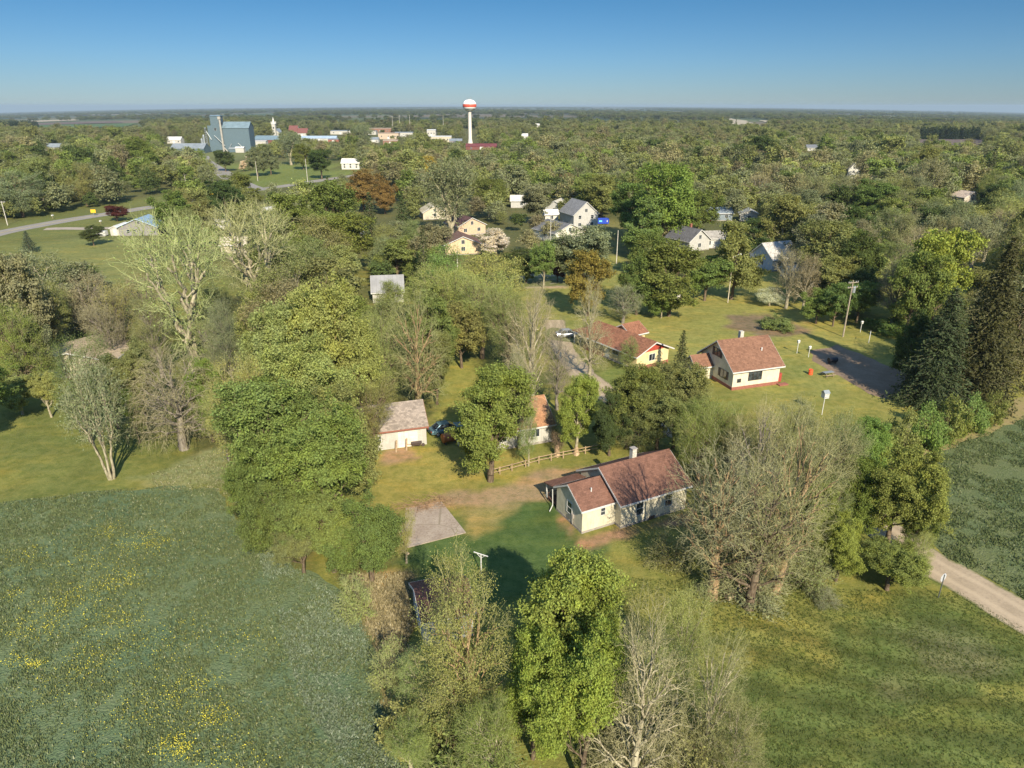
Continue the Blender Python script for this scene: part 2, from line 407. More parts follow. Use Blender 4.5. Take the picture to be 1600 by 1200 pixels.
def ribbon(name, pts, width, z, mat, label=None, jag=0.25, step=1.5):
    """road of a given width along world points"""
    cs = [Vector((*p, 0)) for p in pts]; S = []
    for i in range(len(cs)-1):
        p0 = cs[max(i-1, 0)]; p1 = cs[i]; p2 = cs[i+1]; p3 = cs[min(i+2, len(cs)-1)]
        k = max(2, int((p2-p1).length/step))
        for j in range(k):
            t = j/k; S.append(0.5*((2*p1)+(-p0+p2)*t+(2*p0-5*p1+4*p2-p3)*t*t+(-p0+3*p1-3*p2+p3)*t**3))
    S.append(cs[-1]); L = []; vs = []
    NW = 7
    for i, p in enumerate(S):
        d = (S[min(i+1, len(S)-1)]-S[max(i-1, 0)]).normalized(); nrm = Vector((-d.y, d.x, 0))
        wd = width(i/len(S)) if callable(width) else width
        for j in range(NW):
            s = (j/(NW-1)-0.5)*wd
            if j in (0, NW-1): s += (float(vnoise(p.x+j*31, p.y, 2.2, 31))-0.5)*2*jag
            q = p+nrm*s; vs.append((q.x, q.y, z))
    fs = [(i*NW+j+1, i*NW+j, (i+1)*NW+j, (i+1)*NW+j+1) for i in range(len(S)-1) for j in range(NW-1)]
    me = bpy.data.meshes.new(name); me.from_pydata(vs, [], fs); me.update()
    for p in me.polygons:
        if p.normal.z < 0: p.flip()
    uv = me.uv_layers.new(name='UVMap')
    for p in me.polygons:
        for li in p.loop_indices:
            vi = me.loops[li].vertex_index; uv.data[li].uv = ((vi % NW)/(NW-1), (vi//NW)*step)
    me.materials.append(mat); return link(name, me, kind='structure', label=label)
def mat_dirt(name, c, c2, grassy=True, sc=0.5):
    m, n, _, _ = nodes_mat(name); v = coords(n)
    a = noise(n, sc, 6, v, 0.7); b = noise(n, 4, 4, v)
    col = mixc(n, c, c2, remap(n, a, 0.4, 0.65)); col = mixc(n, col, [x*0.6 for x in c], mth(n, 'MULTIPLY', remap(n, b, 0.5, 0.75), 0.5))
    if grassy:
        uv = n.nodes.new('ShaderNodeUVMap'); sx = n.nodes.new('ShaderNodeSeparateXYZ'); n.links.new(uv.outputs[0], sx.inputs[0])
        dd = mth(n, 'ABSOLUTE', mth(n, 'SUBTRACT', sx.outputs[0], 0.5))
        tr = mth(n, 'SUBTRACT', 1.0, remap(n, mth(n, 'ABSOLUTE', mth(n, 'SUBTRACT', dd, 0.2)), 0.03, 0.1))
        col = mixc(n, col, [x*1.25 for x in c], mth(n, 'MULTIPLY', tr, 0.5))
        ed = mth(n, 'ADD', dd, mth(n, 'MULTIPLY', mth(n, 'SUBTRACT', a, 0.5), 0.25))
        col = mixc(n, col, (0.13, 0.14, 0.05), remap(n, ed, 0.42, 0.5))
    finish(n, col, 0.95, b, 0.5, 0.05, 0.1); return m
M_ROAD = mat_dirt('pale dirt', (0.37, 0.29, 0.20), (0.30, 0.235, 0.16))
M_GRAVEL = mat_dirt('grey gravel', (0.34, 0.29, 0.235), (0.27, 0.23, 0.19))
M_ASPH = mat_dirt('worn asphalt', (0.27, 0.25, 0.225), (0.22, 0.205, 0.185), False, 0.2)
M_LINE = mat_plain('faded yellow road paint', (0.45, 0.33, 0.10), 0.8, 0.3, 2)
M_SOIL = mat_dirt('dark garden soil', (0.19, 0.135, 0.09), (0.24, 0.175, 0.125), False, 0.4)
M_PATH = mat_dirt('dry mown grass', (0.23, 0.20, 0.075), (0.28, 0.21, 0.11), False, 0.5)
def fieldmat(name, c1, c2, c3, s=1.0):
    m, n, _, _ = nodes_mat(name); v = coords(n)
    a = noise(n, 0.13*s, 5, v, 0.6); b = noise(n, 1.6*s, 6, v, 0.8); d = noise(n, 5.5, 3, v, 0.6)
    col = mixc(n, c1, c2, remap(n, a, 0.35, 0.65)); col = mixc(n, col, c3, mth(n, 'MULTIPLY', remap(n, b, 0.5, 0.68), 0.6))
    col = mixc(n, col, [x*0.5 for x in c1], mth(n, 'MULTIPLY', remap(n, d, 0.5, 0.7), 0.6))
    finish(n, col, 0.95, d, 1.0, 0.2, 0.1); return m
M_FIELDL = fieldmat('hay field', (0.095, 0.142, 0.072), (0.140, 0.172, 0.078), (0.23, 0.25, 0.14))
M_FIELDR = fieldmat('rough pasture', (0.095, 0.130, 0.055), (0.14, 0.155, 0.062), (0.20, 0.21, 0.12))

FIELD_L = GP([(-120,800),(0,786),(150,768),(250,762),(335,765),(362,795),(400,835),(450,880),(505,910),(560,945),(585,1010),(600,1100),(640,1200)]) + [(-5,18),(-60,14),(-110,40)]
sheet('crop_field', FIELD_L, 0.012, M_FIELDL, 1.2, 0.7, label='blue green hay field with yellow flowers, lower left')
FIELD_R = GP([(1445,712),(1500,690),(1560,668),(1610,648),(1760,600),(1900,780),(1760,980),(1600,938),(1540,903),(1480,872),(1450,840),(1425,780)])
sheet('pasture', FIELD_R, 0.012, M_FIELDR, 1.2, 0.5, label='rough green pasture on the far side of the dirt road')
sheet('path', GP([(1398,735),(1440,705),(1500,680),(1560,650),(1600,618),(1700,560),(1760,598),(1610,650),(1560,670),(1500,693),(1445,716),(1415,745)]), 0.016, M_PATH, 1.5, 0.5, label='dry mown strip between the shrubs and the pasture')
rp = GP([(1800,1075),(1600,964),(1530,922),(1460,884),(1380,828),(1250,762),(1120,700),(1000,648),(935,606),(893,565),(872,530),(866,500)])
ribbon('dirt_road', rp, lambda t: 4.6 if t < 0.6 else 4.6-1.2*(t-0.6), 0.028, M_ROAD, 'pale dirt road running back from the lower right')
sheet('parking_pad', GP([(845,520),(862,512),(925,516),(935,528),(900,535),(860,532)]), 0.033, M_GRAVEL, 1, 0.3, label='gravel pad under the parked car')
sheet('garden_plot', GP([(1265,550),(1310,538),(1365,562),(1415,584),(1425,625),(1375,622),(1320,594),(1272,564)]), 0.010, M_SOIL, 1.5, 0.5, label='dark bare soil plot beside the spruces')
sheet('driveway', GP([(800,436),(880,430),(960,420),(966,428),(884,446),(812,448)]), 0.012, M_GRAVEL, 2, 0.5, label='grey gravel drive behind the tall orange tinted tree')
hw = GP([(-160,404),(-60,381),(0,364),(100,345),(170,334),(240,323),(330,309),(400,297),(455,289),(520,279),(620,266),(760,250)])
ribbon('highway', hw, 8.5, 0.03, M_ASPH, 'grey two lane highway crossing on the left', 0.15, 4)
ribbon('road_marking', hw, 0.35, 0.036, M_LINE, 'faded yellow centre line of the highway', 0.02, 4)
ribbon('side_road', GP([(402,298),(372,285),(345,268),(322,252),(318,244)]), lambda t: 12-3.5*t, 0.036, M_ASPH, 'asphalt side road from the highway towards the grain elevator', 0.2, 4)
ribbon('road', GP([(70,358),(100,357),(160,357),(252,351)]), 5.5, 0.036, M_GRAVEL, 'gravel drive from the highway to the grey building', 0.3, 3)
M_FB = mat_dirt('ploughed soil', (0.15, 0.115, 0.10), (0.12, 0.09, 0.08), False, 0.01)
M_FG = mat_dirt('young crop', (0.09, 0.14, 0.06), (0.07, 0.11, 0.05), False, 0.01)
M_FP = mat_dirt('pale stubble', (0.40, 0.34, 0.25), (0.32, 0.28, 0.2), False, 0.01)
for nm, pl, mt, lb in (
 ('farm_field', [(40,199),(200,197),(215,190),(45,190)], M_FG, 'green farm field beyond the wood, far left'),
 ('farm_field', [(45,190),(190,188.5),(180,184.5),(50,185)], M_FB, 'ploughed brown farm field, far left'),
 ('farm_field', [(50,183),(120,182),(115,180),(50,180.6)], M_FP, 'pale stubble field near the horizon, far left'),
 ('farm_field', [(1440,232),(1520,234),(1530,219),(1440,217)], M_FB, 'pinkish brown ploughed field framed by dark trees on the right'),
 ('farm_field', [(1130,192),(1190,202),(1175,190),(1140,184)], M_FP, 'pale field strip right of centre near the horizon'),
 ('farm_field', [(1190,190),(1250,191),(1245,187),(1190,187)], M_FP, 'thin pale field strip further right near the horizon'),
):
    sheet(nm, GP(pl), 1.2, mt, 60, 12, label=lb, terr=True, jscale=200)
for k, (pa, pb, yy) in enumerate(((120, 200, 174.5), (1160, 1300, 172.8), (560, 640, 171.5), (1330, 1450, 175.5), (820, 900, 173.2), (230, 330, 176.0))):
    sheet('farm_field', GP([(pa, yy), (pb, yy), (pb-8, yy-0.7), (pa+8, yy-0.7)]), 3, (M_FP, M_FG)[k % 2], 200, 30, label=['pale strip of stubble at the horizon, far left', 'green strip field at the horizon, right of centre', 'pale strip field at the horizon left of the water tower', 'green strip field at the horizon, far right', 'pale strip field at the horizon right of the water tower', 'green strip field left of the grain elevator at the horizon'][k], terr=True, jscale=500)
# concrete slab with thickness
sl_ = MB(); P = GP([(630,858),(728,833),(690,785),(634,795)])
sl_.prism([(x, y, 0.0) for x, y in P], (0, 0, 0.10))
m, n, _, _ = nodes_mat('weathered concrete'); v = coords(n); a = noise(n, 0.5, 6, v, 0.7); b = noise(n, 6, 4, v)
col = mixc(n, (0.27, 0.215, 0.17), (0.37, 0.31, 0.25), remap(n, a, 0.35, 0.65)); col = mixc(n, col, (0.17, 0.12, 0.08), mth(n, 'MULTIPLY', remap(n, b, 0.5, 0.7), 0.6))
vo = n.nodes.new('ShaderNodeTexVoronoi'); vo.feature = 'DISTANCE_TO_EDGE'; vo.inputs['Scale'].default_value = 0.22; n.links.new(v, vo.inputs['Vector'])
col = mixc(n, (0.22, 0.18, 0.13), col, remap(n, vo.outputs['Distance'], 0.002, 0.012))
finish(n, col, 0.9, b, 0.5, 0.03, 0.2)
sl_.build('slab', m, label='bare weathered concrete slab in the yard', cat='slab')
# ================================================================ TREE MESHES
def tubes(P0, P1, R0, R1, n):
    P0 = np.array(P0); P1 = np.array(P1); D = P1-P0; L = np.linalg.norm(D, axis=1, keepdims=True)+1e-9; D = D/L
    ref = np.where(np.abs(D[:, 2:3]) > 0.9, np.array([[1.0, 0, 0]]), np.array([[0, 0, 1.0]]))
    U = np.cross(D, ref); U /= np.linalg.norm(U, axis=1, keepdims=True)+1e-9; W = np.cross(D, U)
    a = 2*np.pi*np.arange(n)/n; ca, sa = np.cos(a), np.sin(a)
    ring = U[:, None, :]*ca[None, :, None] + W[:, None, :]*sa[None, :, None]
    A = P0[:, None, :]+ring*np.array(R0)[:, None, None]; B = P1[:, None, :]+ring*np.array(R1)[:, None, None]
    m_ = len(P0); V = np.concatenate([A, B], 1).reshape(-1, 3)
    k = np.arange(n); k2 = (k+1) % n; q = np.stack([k, k2, n+k2, n+k], -1)
    Q = (q[None]+(np.arange(m_)*2*n)[:, None, None]).reshape(-1, 4)
    return V, Q
def leaves(Cn, size, rs, up=0.35, out=None, aspect=0.62):
    k = len(Cn); N = rs.normal(size=(k, 3)); N[:, 2] += up*2
    if out is not None: N += out*0.9
    N /= np.linalg.norm(N, axis=1, keepdims=True)+1e-9
    A = np.cross(N, rs.normal(size=(k, 3))); A /= np.linalg.norm(A, axis=1, keepdims=True)+1e-9; B = np.cross(N, A)
    s = (size*rs.uniform(0.55, 1.35, k))[:, None]
    fold = N*s*0.18
    V = np.stack([Cn-A*s, Cn-B*s*aspect+fold, Cn+A*s, Cn+B*s*aspect+fold], 1).reshape(-1, 3)
    Q = np.arange(k*4).reshape(-1, 4); return V, Q
def make_tree(seed, H=12.0, Rr=5.0, base=0.22, tips=600, lpt=30, lsize=0.2, spread=0.5, twigs=0, twl=0.6, form='round', trunk_r=0.24, tw_r=0.012, lobes=7, stems=1, gap=0.5, clumps=0, csig=0.5, far=False):
    rs = np.random.RandomState(seed)
    # attractors in an uneven crown envelope made of lobes
    lo = []
    for i in range(lobes):
        a = 2*np.pi*(i/lobes)+rs.uniform(-.4, .4); r = rs.uniform(0.3, 0.72)*Rr; z = rs.uniform(0.18, 0.84)
        lo.append((r*np.cos(a), r*np.sin(a), z, rs.uniform(0.20, 0.42)))
    lo.append((rs.uniform(-.1, .1)*Rr, rs.uniform(-.1, .1)*Rr, 0.72, 0.42)); pts = []
    ch = H*(1-base)
    while len(pts) < tips:
        q = rs.uniform(-1, 1, 3)
        x, y = q[0]*Rr*1.05, q[1]*Rr*1.05; t = (q[2]+1)/2
        if form == 'round':
            ok = any(((x-a)/(s*Rr))**2+((y-b)/(s*Rr))**2+((t-c)/(s*1.0))**2 < 1 for a, b, c, s in lo)
        elif form == 'vase':
            rr = Rr*(0.18+0.82*t**0.8); d = math.hypot(x, y)/rr; ok = d < 1-0.25*math.sin(3*math.atan2(y, x)+seed)**2 and t < 1.02-0.35*(math.hypot(x, y)/Rr)**2
        elif form == 'column':
            rr = Rr*math.sin(math.pi*min(1, max(0.02, 0.12+0.86*t)))**0.7; ok = math.hypot(x, y) < rr*(0.75+0.25*math.sin(5*math.atan2(y, x)+9*t+seed))
        elif form == 'weep':
            d = math.hypot(x, y)/Rr; ok = d < 1 and t < 1-0.5*d*d and t > 0.02
        elif form == 'shrub':
            ok = (x/Rr)**2+(y/Rr)**2+(t*t) < 1*(0.7+0.3*math.sin(4*math.atan2(y, x)+seed))
        if not ok: continue
        # hollow it somewhat and leave holes
        dd = math.hypot(x/Rr, y/Rr)**2+(t-0.5)**2*2
        if rs.rand() > 0.35+dd*1.5 and form != 'weep': continue
        if float(vnoise(x*1.0+50, (y+t*ch)+70, Rr*0.28, seed)) < gap*0.62 and rs.rand() < 0.85: continue
        pts.append((x, y, H*base+t*ch))
    pts = np.array(pts)
    if clumps:      # gather the twig ends into separate leaf clumps with air between them
        cc = pts[rs.permutation(len(pts))]; keep = [cc[0]]
        for q in cc[1:]:
            if min(((q-k)**2).sum() for k in keep) > (csig*2.1)**2: keep.append(q)
            if len(keep) >= clumps: break
        keep = np.array(keep); w_ = rs.uniform(0.4, 1.6, len(keep)); w_ /= w_.sum()
        pts = keep[rs.choice(len(keep), tips, p=w_)]+rs.normal(size=(tips, 3))*csig*rs.uniform(0.6, 1.15, (tips, 1))*np.array([1, 1, 0.7])
        pts[:, 2] = np.maximum(pts[:, 2], 0.15)
    S0, S1, Ra, Rb, LV = [], [], [], [], []
    kr = trunk_r/math.sqrt(tips)
    def bend(p, q, r0, r1, lv, amt=0.10):
        L = np.linalg.norm(q-p); k = 3 if lv < 3 else 2
        prev = p
        for i in range(1, k+1):
            t = i/k; c = p+(q-p)*t
            if i < k: c = c+rs.normal(size=3)*L*amt*0.5+np.array([0, 0, -L*0.05 if form == 'weep' else L*0.05])*math.sin(math.pi*t)
            S0.append(prev); S1.append(c); Ra.append(r0+(r1-r0)*(i-1)/k); Rb.append(r0+(r1-r0)*t); LV.append(lv); prev = c
    def grow(P, start, lv):
        r0 = max(tw_r, kr*math.sqrt(len(P)))
        if len(P) <= 2 or lv > 7:
            for q in P: bend(start, q, min(r0, tw_r*2.2), tw_r*0.8, 9)
            return
        k = min(len(P), 3 if lv else (5 if form != 'vase' else 4))
        if lv == 0 and form == 'round': k = 6
        c = P[rs.choice(len(P), k, False)].copy()
        for _ in range(5):
            lab = np.argmin(((P[:, None]-c[None])**2).sum(-1), 1)
            for j in range(k):
                if (lab == j).any(): c[j] = P[lab == j].mean(0)
        for j in range(k):
            S = P[lab == j]
            if not len(S): continue
            fr = 0.52 if lv else 0.45
            e = start+(c[j]-start)*fr
            r1 = max(tw_r, kr*math.sqrt(len(S)))
            bend(start, e, min(r0*0.8, r1*1.25), r1, lv)
            grow(S, e, lv+1)
    bh = H*base
    if stems == 1:
        f = np.array([rs.uniform(-.25, .25), rs.uniform(-.25, .25), bh*0.95])
        bend(np.array([0, 0, -0.3]), f, trunk_r*1.35, trunk_r, -1, 0.05)
        # a leader carries branches off at several heights
        z1 = H*(0.45 if form in ('round', 'weep') else 0.35 if form == 'vase' else 0.75)
        lead = np.array([f[0]+rs.uniform(-.4, .4), f[1]+rs.uniform(-.4, .4), z1])
        if form == 'vase': grow(pts, f, 0)
        else:
            nl = 3 if form == 'round' else 5; prev = f; order = np.argsort(pts[:, 2]); gr = np.array_split(order, nl)
            for g in range(nl):
                cur = f+(lead-f)*(g/max(1, nl-1)) if g else f
                if g: bend(prev, cur, trunk_r*(1-0.75*(g-1)/nl), trunk_r*(1-0.75*g/nl), -1, 0.06)
                grow(pts[gr[g]], cur, 0); prev = cur
    else:
        ang = np.arctan2(pts[:, 1], pts[:, 0]); gr = np.array_split(np.argsort(ang), stems)
        for g in gr:
            c = pts[g].mean(0); s = np.array([c[0]*0.12, c[1]*0.12, -0.2]); e = s+(c-s)*0.45
            bend(s, e, trunk_r*0.6, trunk_r*0.4, -1, 0.04); grow(pts[g], e, 1)
    S0 = np.array(S0); S1 = np.array(S1); Ra = np.array(Ra); Rb = np.array(Rb); LV = np.array(LV)
    thick = LV <= 2
    VT, QT = tubes(S0[thick], S1[thick], Ra[thick], Rb[thick], 6)
    parts = []; 
    if (~thick).any():
        V_, Q_ = tubes(S0[~thick], S1[~thick], Ra[~thick], Rb[~thick], 3); parts.append((V_, Q_, 1))
    ctr = np.array([0, 0, H*(base+0.45*(1-base))])
    if twigs:
        P = np.repeat(pts, twigs, 0); out = P-ctr; out /= np.linalg.norm(out, axis=1, keepdims=True)+1e-9
        d = out*0.7+rs.normal(size=P.shape)*0.62
        d[:, 2] += -0.9 if form == 'weep' else 0.25
        d /= np.linalg.norm(d, axis=1, keepdims=True); e = P+d*(twl*rs.uniform(0.4, 1.3, len(P)))[:, None]
        V_, Q_ = tubes(P, e, np.full(len(P), tw_r*0.8), np.full(len(P), tw_r*0.35), 3); parts.append((V_, Q_, 1)); lp = np.concatenate([pts, P+(e-P)*rs.uniform(0.3, 1, (len(P), 1))])
    else: lp = pts
    nl = int(tips*lpt)
    if nl:
        P = lp[rs.randint(0, len(lp), nl)]+rs.normal(size=(nl, 3))*spread*np.array([1, 1, 0.75])
        P = P[P[:, 2] > 0.1]; out = P-ctr; out /= np.linalg.norm(out, axis=1, keepdims=True)+1e-9
        V_, Q_ = leaves(P, lsize, rs, 0.3, out); parts.append((V_, Q_, 0))
    V = []; Q = []; mi = []; va = []; off = 0
    for V_, Q_, k in parts:
        V.append(V_); Q.append(Q_+off); off += len(V_); mi.append(np.full(len(Q_), k))
        va.append(rs.rand(len(Q_)) if k == 0 else np.repeat(rs.rand(len(Q_)//3), 3))
    crown = fast_mesh('crown', np.concatenate(V), np.concatenate(Q), [M_LEAF_FAR if far else M_LEAF, M_BARK_FAR if far else M_TWIG], np.concatenate(mi), np.concatenate(va))
    trunk = fast_mesh('trunk', VT, QT, [M_BARK_FAR if far else M_BARK])
    return dict(H=H, R=Rr, base=base if form != 'weep' else 0.15, trunk=trunk, crown=crown)
def make_spruce(seed, H=14.0, Rr=3.2, whorls=26, per=11, sub=16, ls=0.28, far=False):
    rs = np.random.RandomState(seed); P0, P1, r0, r1 = [], [], [], []; LP, OUT = [], []
    for i in range(whorls):
        t = (i+0.5)/whorls; z = H*(0.05+0.93*t); rad = Rr*(1-t)**0.85*rs.uniform(0.85, 1.12)+0.12
        for j in range(per):
            a = 2*np.pi*(j+rs.rand())/per; rr = rad*rs.uniform(0.62, 1.12); dz = -0.28*rr+rs.uniform(-.1, .1)
            s = np.array([0, 0, z]); e = np.array([rr*math.cos(a), rr*math.sin(a), z+dz]); P0.append(s); P1.append(e); r0.append(0.035); r1.append(0.01)
            k = max(3, int(sub*rr/Rr)); u = rs.uniform(0.12, 1.0, k)[:, None]**0.75
            q = s+(e-s)*u+rs.normal(size=(k, 3))*0.10*np.array([1, 1, .6])*(1+rr*0.35); q[:, 2] += 0.10*rr*np.sin(u[:, 0]*3.1)-0.05
            LP.append(q); OUT.append(np.repeat([[math.cos(a), math.sin(a), 0.5]], k, 0))
    LP = np.concatenate(LP); OUT = np.concatenate(OUT)
    V1, Q1 = leaves(LP, ls, rs, 0.15, OUT*0.8, 0.55)
    V2, Q2 = tubes(P0, P1, r0, r1, 3)
    crown = fast_mesh('crown', np.concatenate([V1, V2]), np.concatenate([Q1, Q2+len(V1)]), [M_LEAF_FAR if far else M_LEAF, M_BARK_FAR if far else M_TWIG],
                      np.concatenate([np.zeros(len(Q1)), np.ones(len(Q2))]), rs.rand(len(Q1)+len(Q2)))
    V3, Q3 = tubes([(0, 0, -.3)], [(0, 0, H*0.97)], [0.22], [0.03], 7)
    return dict(H=H, R=Rr, base=0.03, trunk=fast_mesh('trunk', V3, Q3, [M_BARK_FAR if far else M_BARK]), crown=crown)

K = {}
K['leafy_n'] = [make_tree(s, tips=860, lpt=80, lsize=0.098, spread=0.26, gap=0.35, tw_r=0.014, clumps=c, csig=g, lobes=l, trunk_r=0.28) for s, c, g, l in ((11, 95, .50, 7), (12, 80, .55, 9), (13, 120, .42, 8), (14, 70, .60, 6))]
K['leafy_m'] = [make_tree(s, tips=560, lpt=42, lsize=0.155, spread=0.32, gap=0.35, tw_r=0.018, clumps=c, csig=.5, lobes=l) for s, c, l in ((21, 90, 7), (22, 70, 9), (23, 60, 6), (24, 100, 8))]
K['sparse_n'] = [make_tree(s, tips=1400, lpt=20, lsize=0.058, spread=0.26, twigs=1, twl=0.6, tw_r=0.013, gap=0.25, lobes=8, clumps=150, csig=.45, trunk_r=0.32) for s in (31, 32, 33)]
K['sparse_m'] = [make_tree(s, tips=700, lpt=22, lsize=0.11, spread=0.4, twigs=1, twl=0.7, tw_r=0.02, gap=0.3, clumps=110, csig=.5, trunk_r=0.3) for s in (41, 42, 43)]
K['bare_n'] = [make_tree(s, tips=1250, lpt=3.2, lsize=0.055, spread=0.22, twigs=2, twl=0.7, tw_r=0.012, gap=0.12, lobes=9, base=0.16, clumps=230, csig=.42, trunk_r=0.42) for s in (51, 52, 53)]
K['bare_m'] = [make_tree(s, tips=800, lpt=4.0, lsize=0.11, spread=0.35, twigs=2, twl=0.8, tw_r=0.019, gap=0.15, clumps=150, csig=.5, trunk_r=0.36) for s in (61, 62)]
K['vase_n'] = [make_tree(s, H=14, Rr=6, base=0.14, tips=1300, lpt=2.2, lsize=0.075, spread=0.35, twigs=2, twl=0.8, tw_r=0.016, form='vase', trunk_r=0.5, gap=0.1, clumps=170, csig=.5) for s in (71, 72)]
K['vase_m'] = [make_tree(s, H=14, Rr=6, base=0.14, tips=700, lpt=12, lsize=0.16, spread=0.4, twigs=1, twl=0.9, tw_r=0.022, form='vase', trunk_r=0.5, gap=0.2, clumps=110, csig=.55) for s in (73, 74)]
K['weep_n'] = [make_tree(81, H=11, Rr=5, tips=1100, lpt=2, lsize=0.07, spread=0.3, twigs=3, twl=1.0, tw_r=0.013, form='weep', gap=0.0, base=0.2, trunk_r=0.4)]
K['column_n'] = [make_tree(s, H=12, Rr=2.4, base=0.1, tips=500, lpt=26, lsize=0.17, spread=0.32, form='column', gap=0.4) for s in (91,)]
K['multi_n'] = [make_tree(101, H=10, Rr=3, base=0.35, tips=700, lpt=6, lsize=0.09, spread=0.35, twigs=2, twl=0.7, form='column', stems=6, gap=0.2, trunk_r=0.26, clumps=80, csig=.4)]
K['shrub_n'] = [make_tree(s, H=3.0, Rr=2.2, base=0.05, tips=300, lpt=24, lsize=0.09, spread=0.16, twigs=2, twl=0.4, form='shrub', stems=7, trunk_r=0.10, gap=0.2, clumps=34, csig=.24) for s in (111, 112)]
K['brush_n'] = [make_tree(s, H=3.2, Rr=2.2, base=0.04, tips=420, lpt=7, lsize=0.07, spread=0.24, twigs=3, twl=0.6, form='shrub', stems=9, trunk_r=0.08, gap=0.1, clumps=50, csig=.25) for s in (121, 122)]
K['spruce_n'] = [make_spruce(131, whorls=46, per=17, sub=52, ls=0.12), make_spruce(132, H=14, Rr=2.6, whorls=46, per=15, sub=46, ls=0.12)]
K['spruce_m'] = [make_spruce(133, whorls=24, per=10, sub=13, ls=0.26)]
KF = [make_tree(s, tips=260, lpt=14, lsize=0.31, spread=0.45, tw_r=0.04, gap=0.3, clumps=50, csig=.55, far=True) for s in (141, 142, 143)] + \
     [make_tree(s, tips=300, lpt=10, lsize=0.25, spread=0.5, tw_r=0.035, gap=0.2, twigs=1, clumps=80, csig=.55, far=True) for s in (144,)] + \
     [make_tree(145, H=12, Rr=2.6, base=0.1, tips=180, lpt=8, lsize=0.42, spread=0.4, form='column', far=True)] + [make_spruce(146, whorls=16, per=8, sub=9, ls=0.42, far=True)]

COL = dict(br=(.262,.310,.072), gr=(.158,.198,.058), dg=(.090,.120,.042), pl=(.30,.325,.115), ol=(.215,.230,.088), tn=(.26,.24,.13),
           gy=(.215,.230,.125), og=(.25,.215,.055), orr=(.24,.165,.06), ye=(.42,.32,.08), wh=(.62,.58,.49), rd=(.10,.035,.03), rb=(.21,.185,.11),
           sp=(.080,.098,.045), bs=(.085,.105,.085), rs=(.105,.095,.045), gg=(.200,.248,.072))
BARKC = dict(d=(.17,.13,.09), p=(.40,.36,.25), o=(.36,.255,.145), g=(.25,.22,.18))
PLACED = []   # x, y, radius, height, px, py, colour key, object
def put_tree(kind, x, y, h, r, col, label=None, bark='d', cat='tree', group=None, lean=None, jit=0.12):
    near = depth(y) < (135 if kind in ('vase', 'bare', 'sparse', 'weep', 'multi') and label else 100)
    fam = K.get(kind+('_n' if near else '_m')) or K.get(kind+'_n') or K[kind+'_m']
    t = random.choice(fam)
    base = {'spruce': 'spruce_tree', 'shrub': 'shrub', 'brush': 'shrub', 'bare': 'bare_tree', 'vase': 'tree'}.get(kind, 'tree')
    o = empty(base, (x, y, 0), random.uniform(0, 6.28), label, cat, group)
    sxy = r/t['R']; o.scale = (sxy, sxy, h/t['H'])
    if lean: o.rotation_euler = (*lean, o.rotation_euler[2])
    c = np.array(COL[col] if isinstance(col, str) else col)*np.array([1+random.uniform(-jit, jit), 1+random.uniform(-jit, jit)*0.6, 1+random.uniform(-jit, jit)])
    for nm in ('trunk', 'crown'):
        q = bpy.data.objects.new(nm, t[nm]); C.objects.link(q); q.parent = o
        q.color = (*(c if nm == 'crown' else BARKC[bark]), 1)
    p = proj(x, y, h*0.6)
    PLACED.append([x, y, r, h, p[0], p[1], col, o]); return o
CRK = dict(leafy=.78, sparse=.78, bare=.82, vase=.7, spruce=.97, shrub=.95, brush=.95, weep=.8, column=.9, multi=.65)
def T(kind, xc, yt, yb, wpx, col, label, bark='d', cat=None, group=None, **k):
    """tree from the photo: crown centre column, top row, ground row, crown width"""
    _, Y = G(xc, yb); k_ = CRK[kind]
    def top(h):
        zc = h*(1-k_/2); Z = depth(Y, zc); r = wpx/2*Z/FPX; fi = math.atan2(HC-zc, Y)
        if kind == 'spruce': return proj(0, Y, h)[1]
        return proj(0, Y, zc)[1]-FPX/Z*math.hypot(k_*h/2*math.cos(fi), r*math.sin(fi)*0.9)
    lo, hi = 0.4, 30.0
    for _ in range(40):
        mid = (lo+hi)/2
        if top(mid) > yt: lo = mid
        else: hi = mid
    h = (lo+hi)/2; zc = h*0.6; Z = depth(Y, zc)
    if cat is None: cat = 'shrub' if kind in ('shrub', 'brush') else 'tree'
    return put_tree(kind, (xc-800)*Z/FPX, Y, h, wpx/2*Z/FPX*1.03, col, label, bark, cat, group, **k)
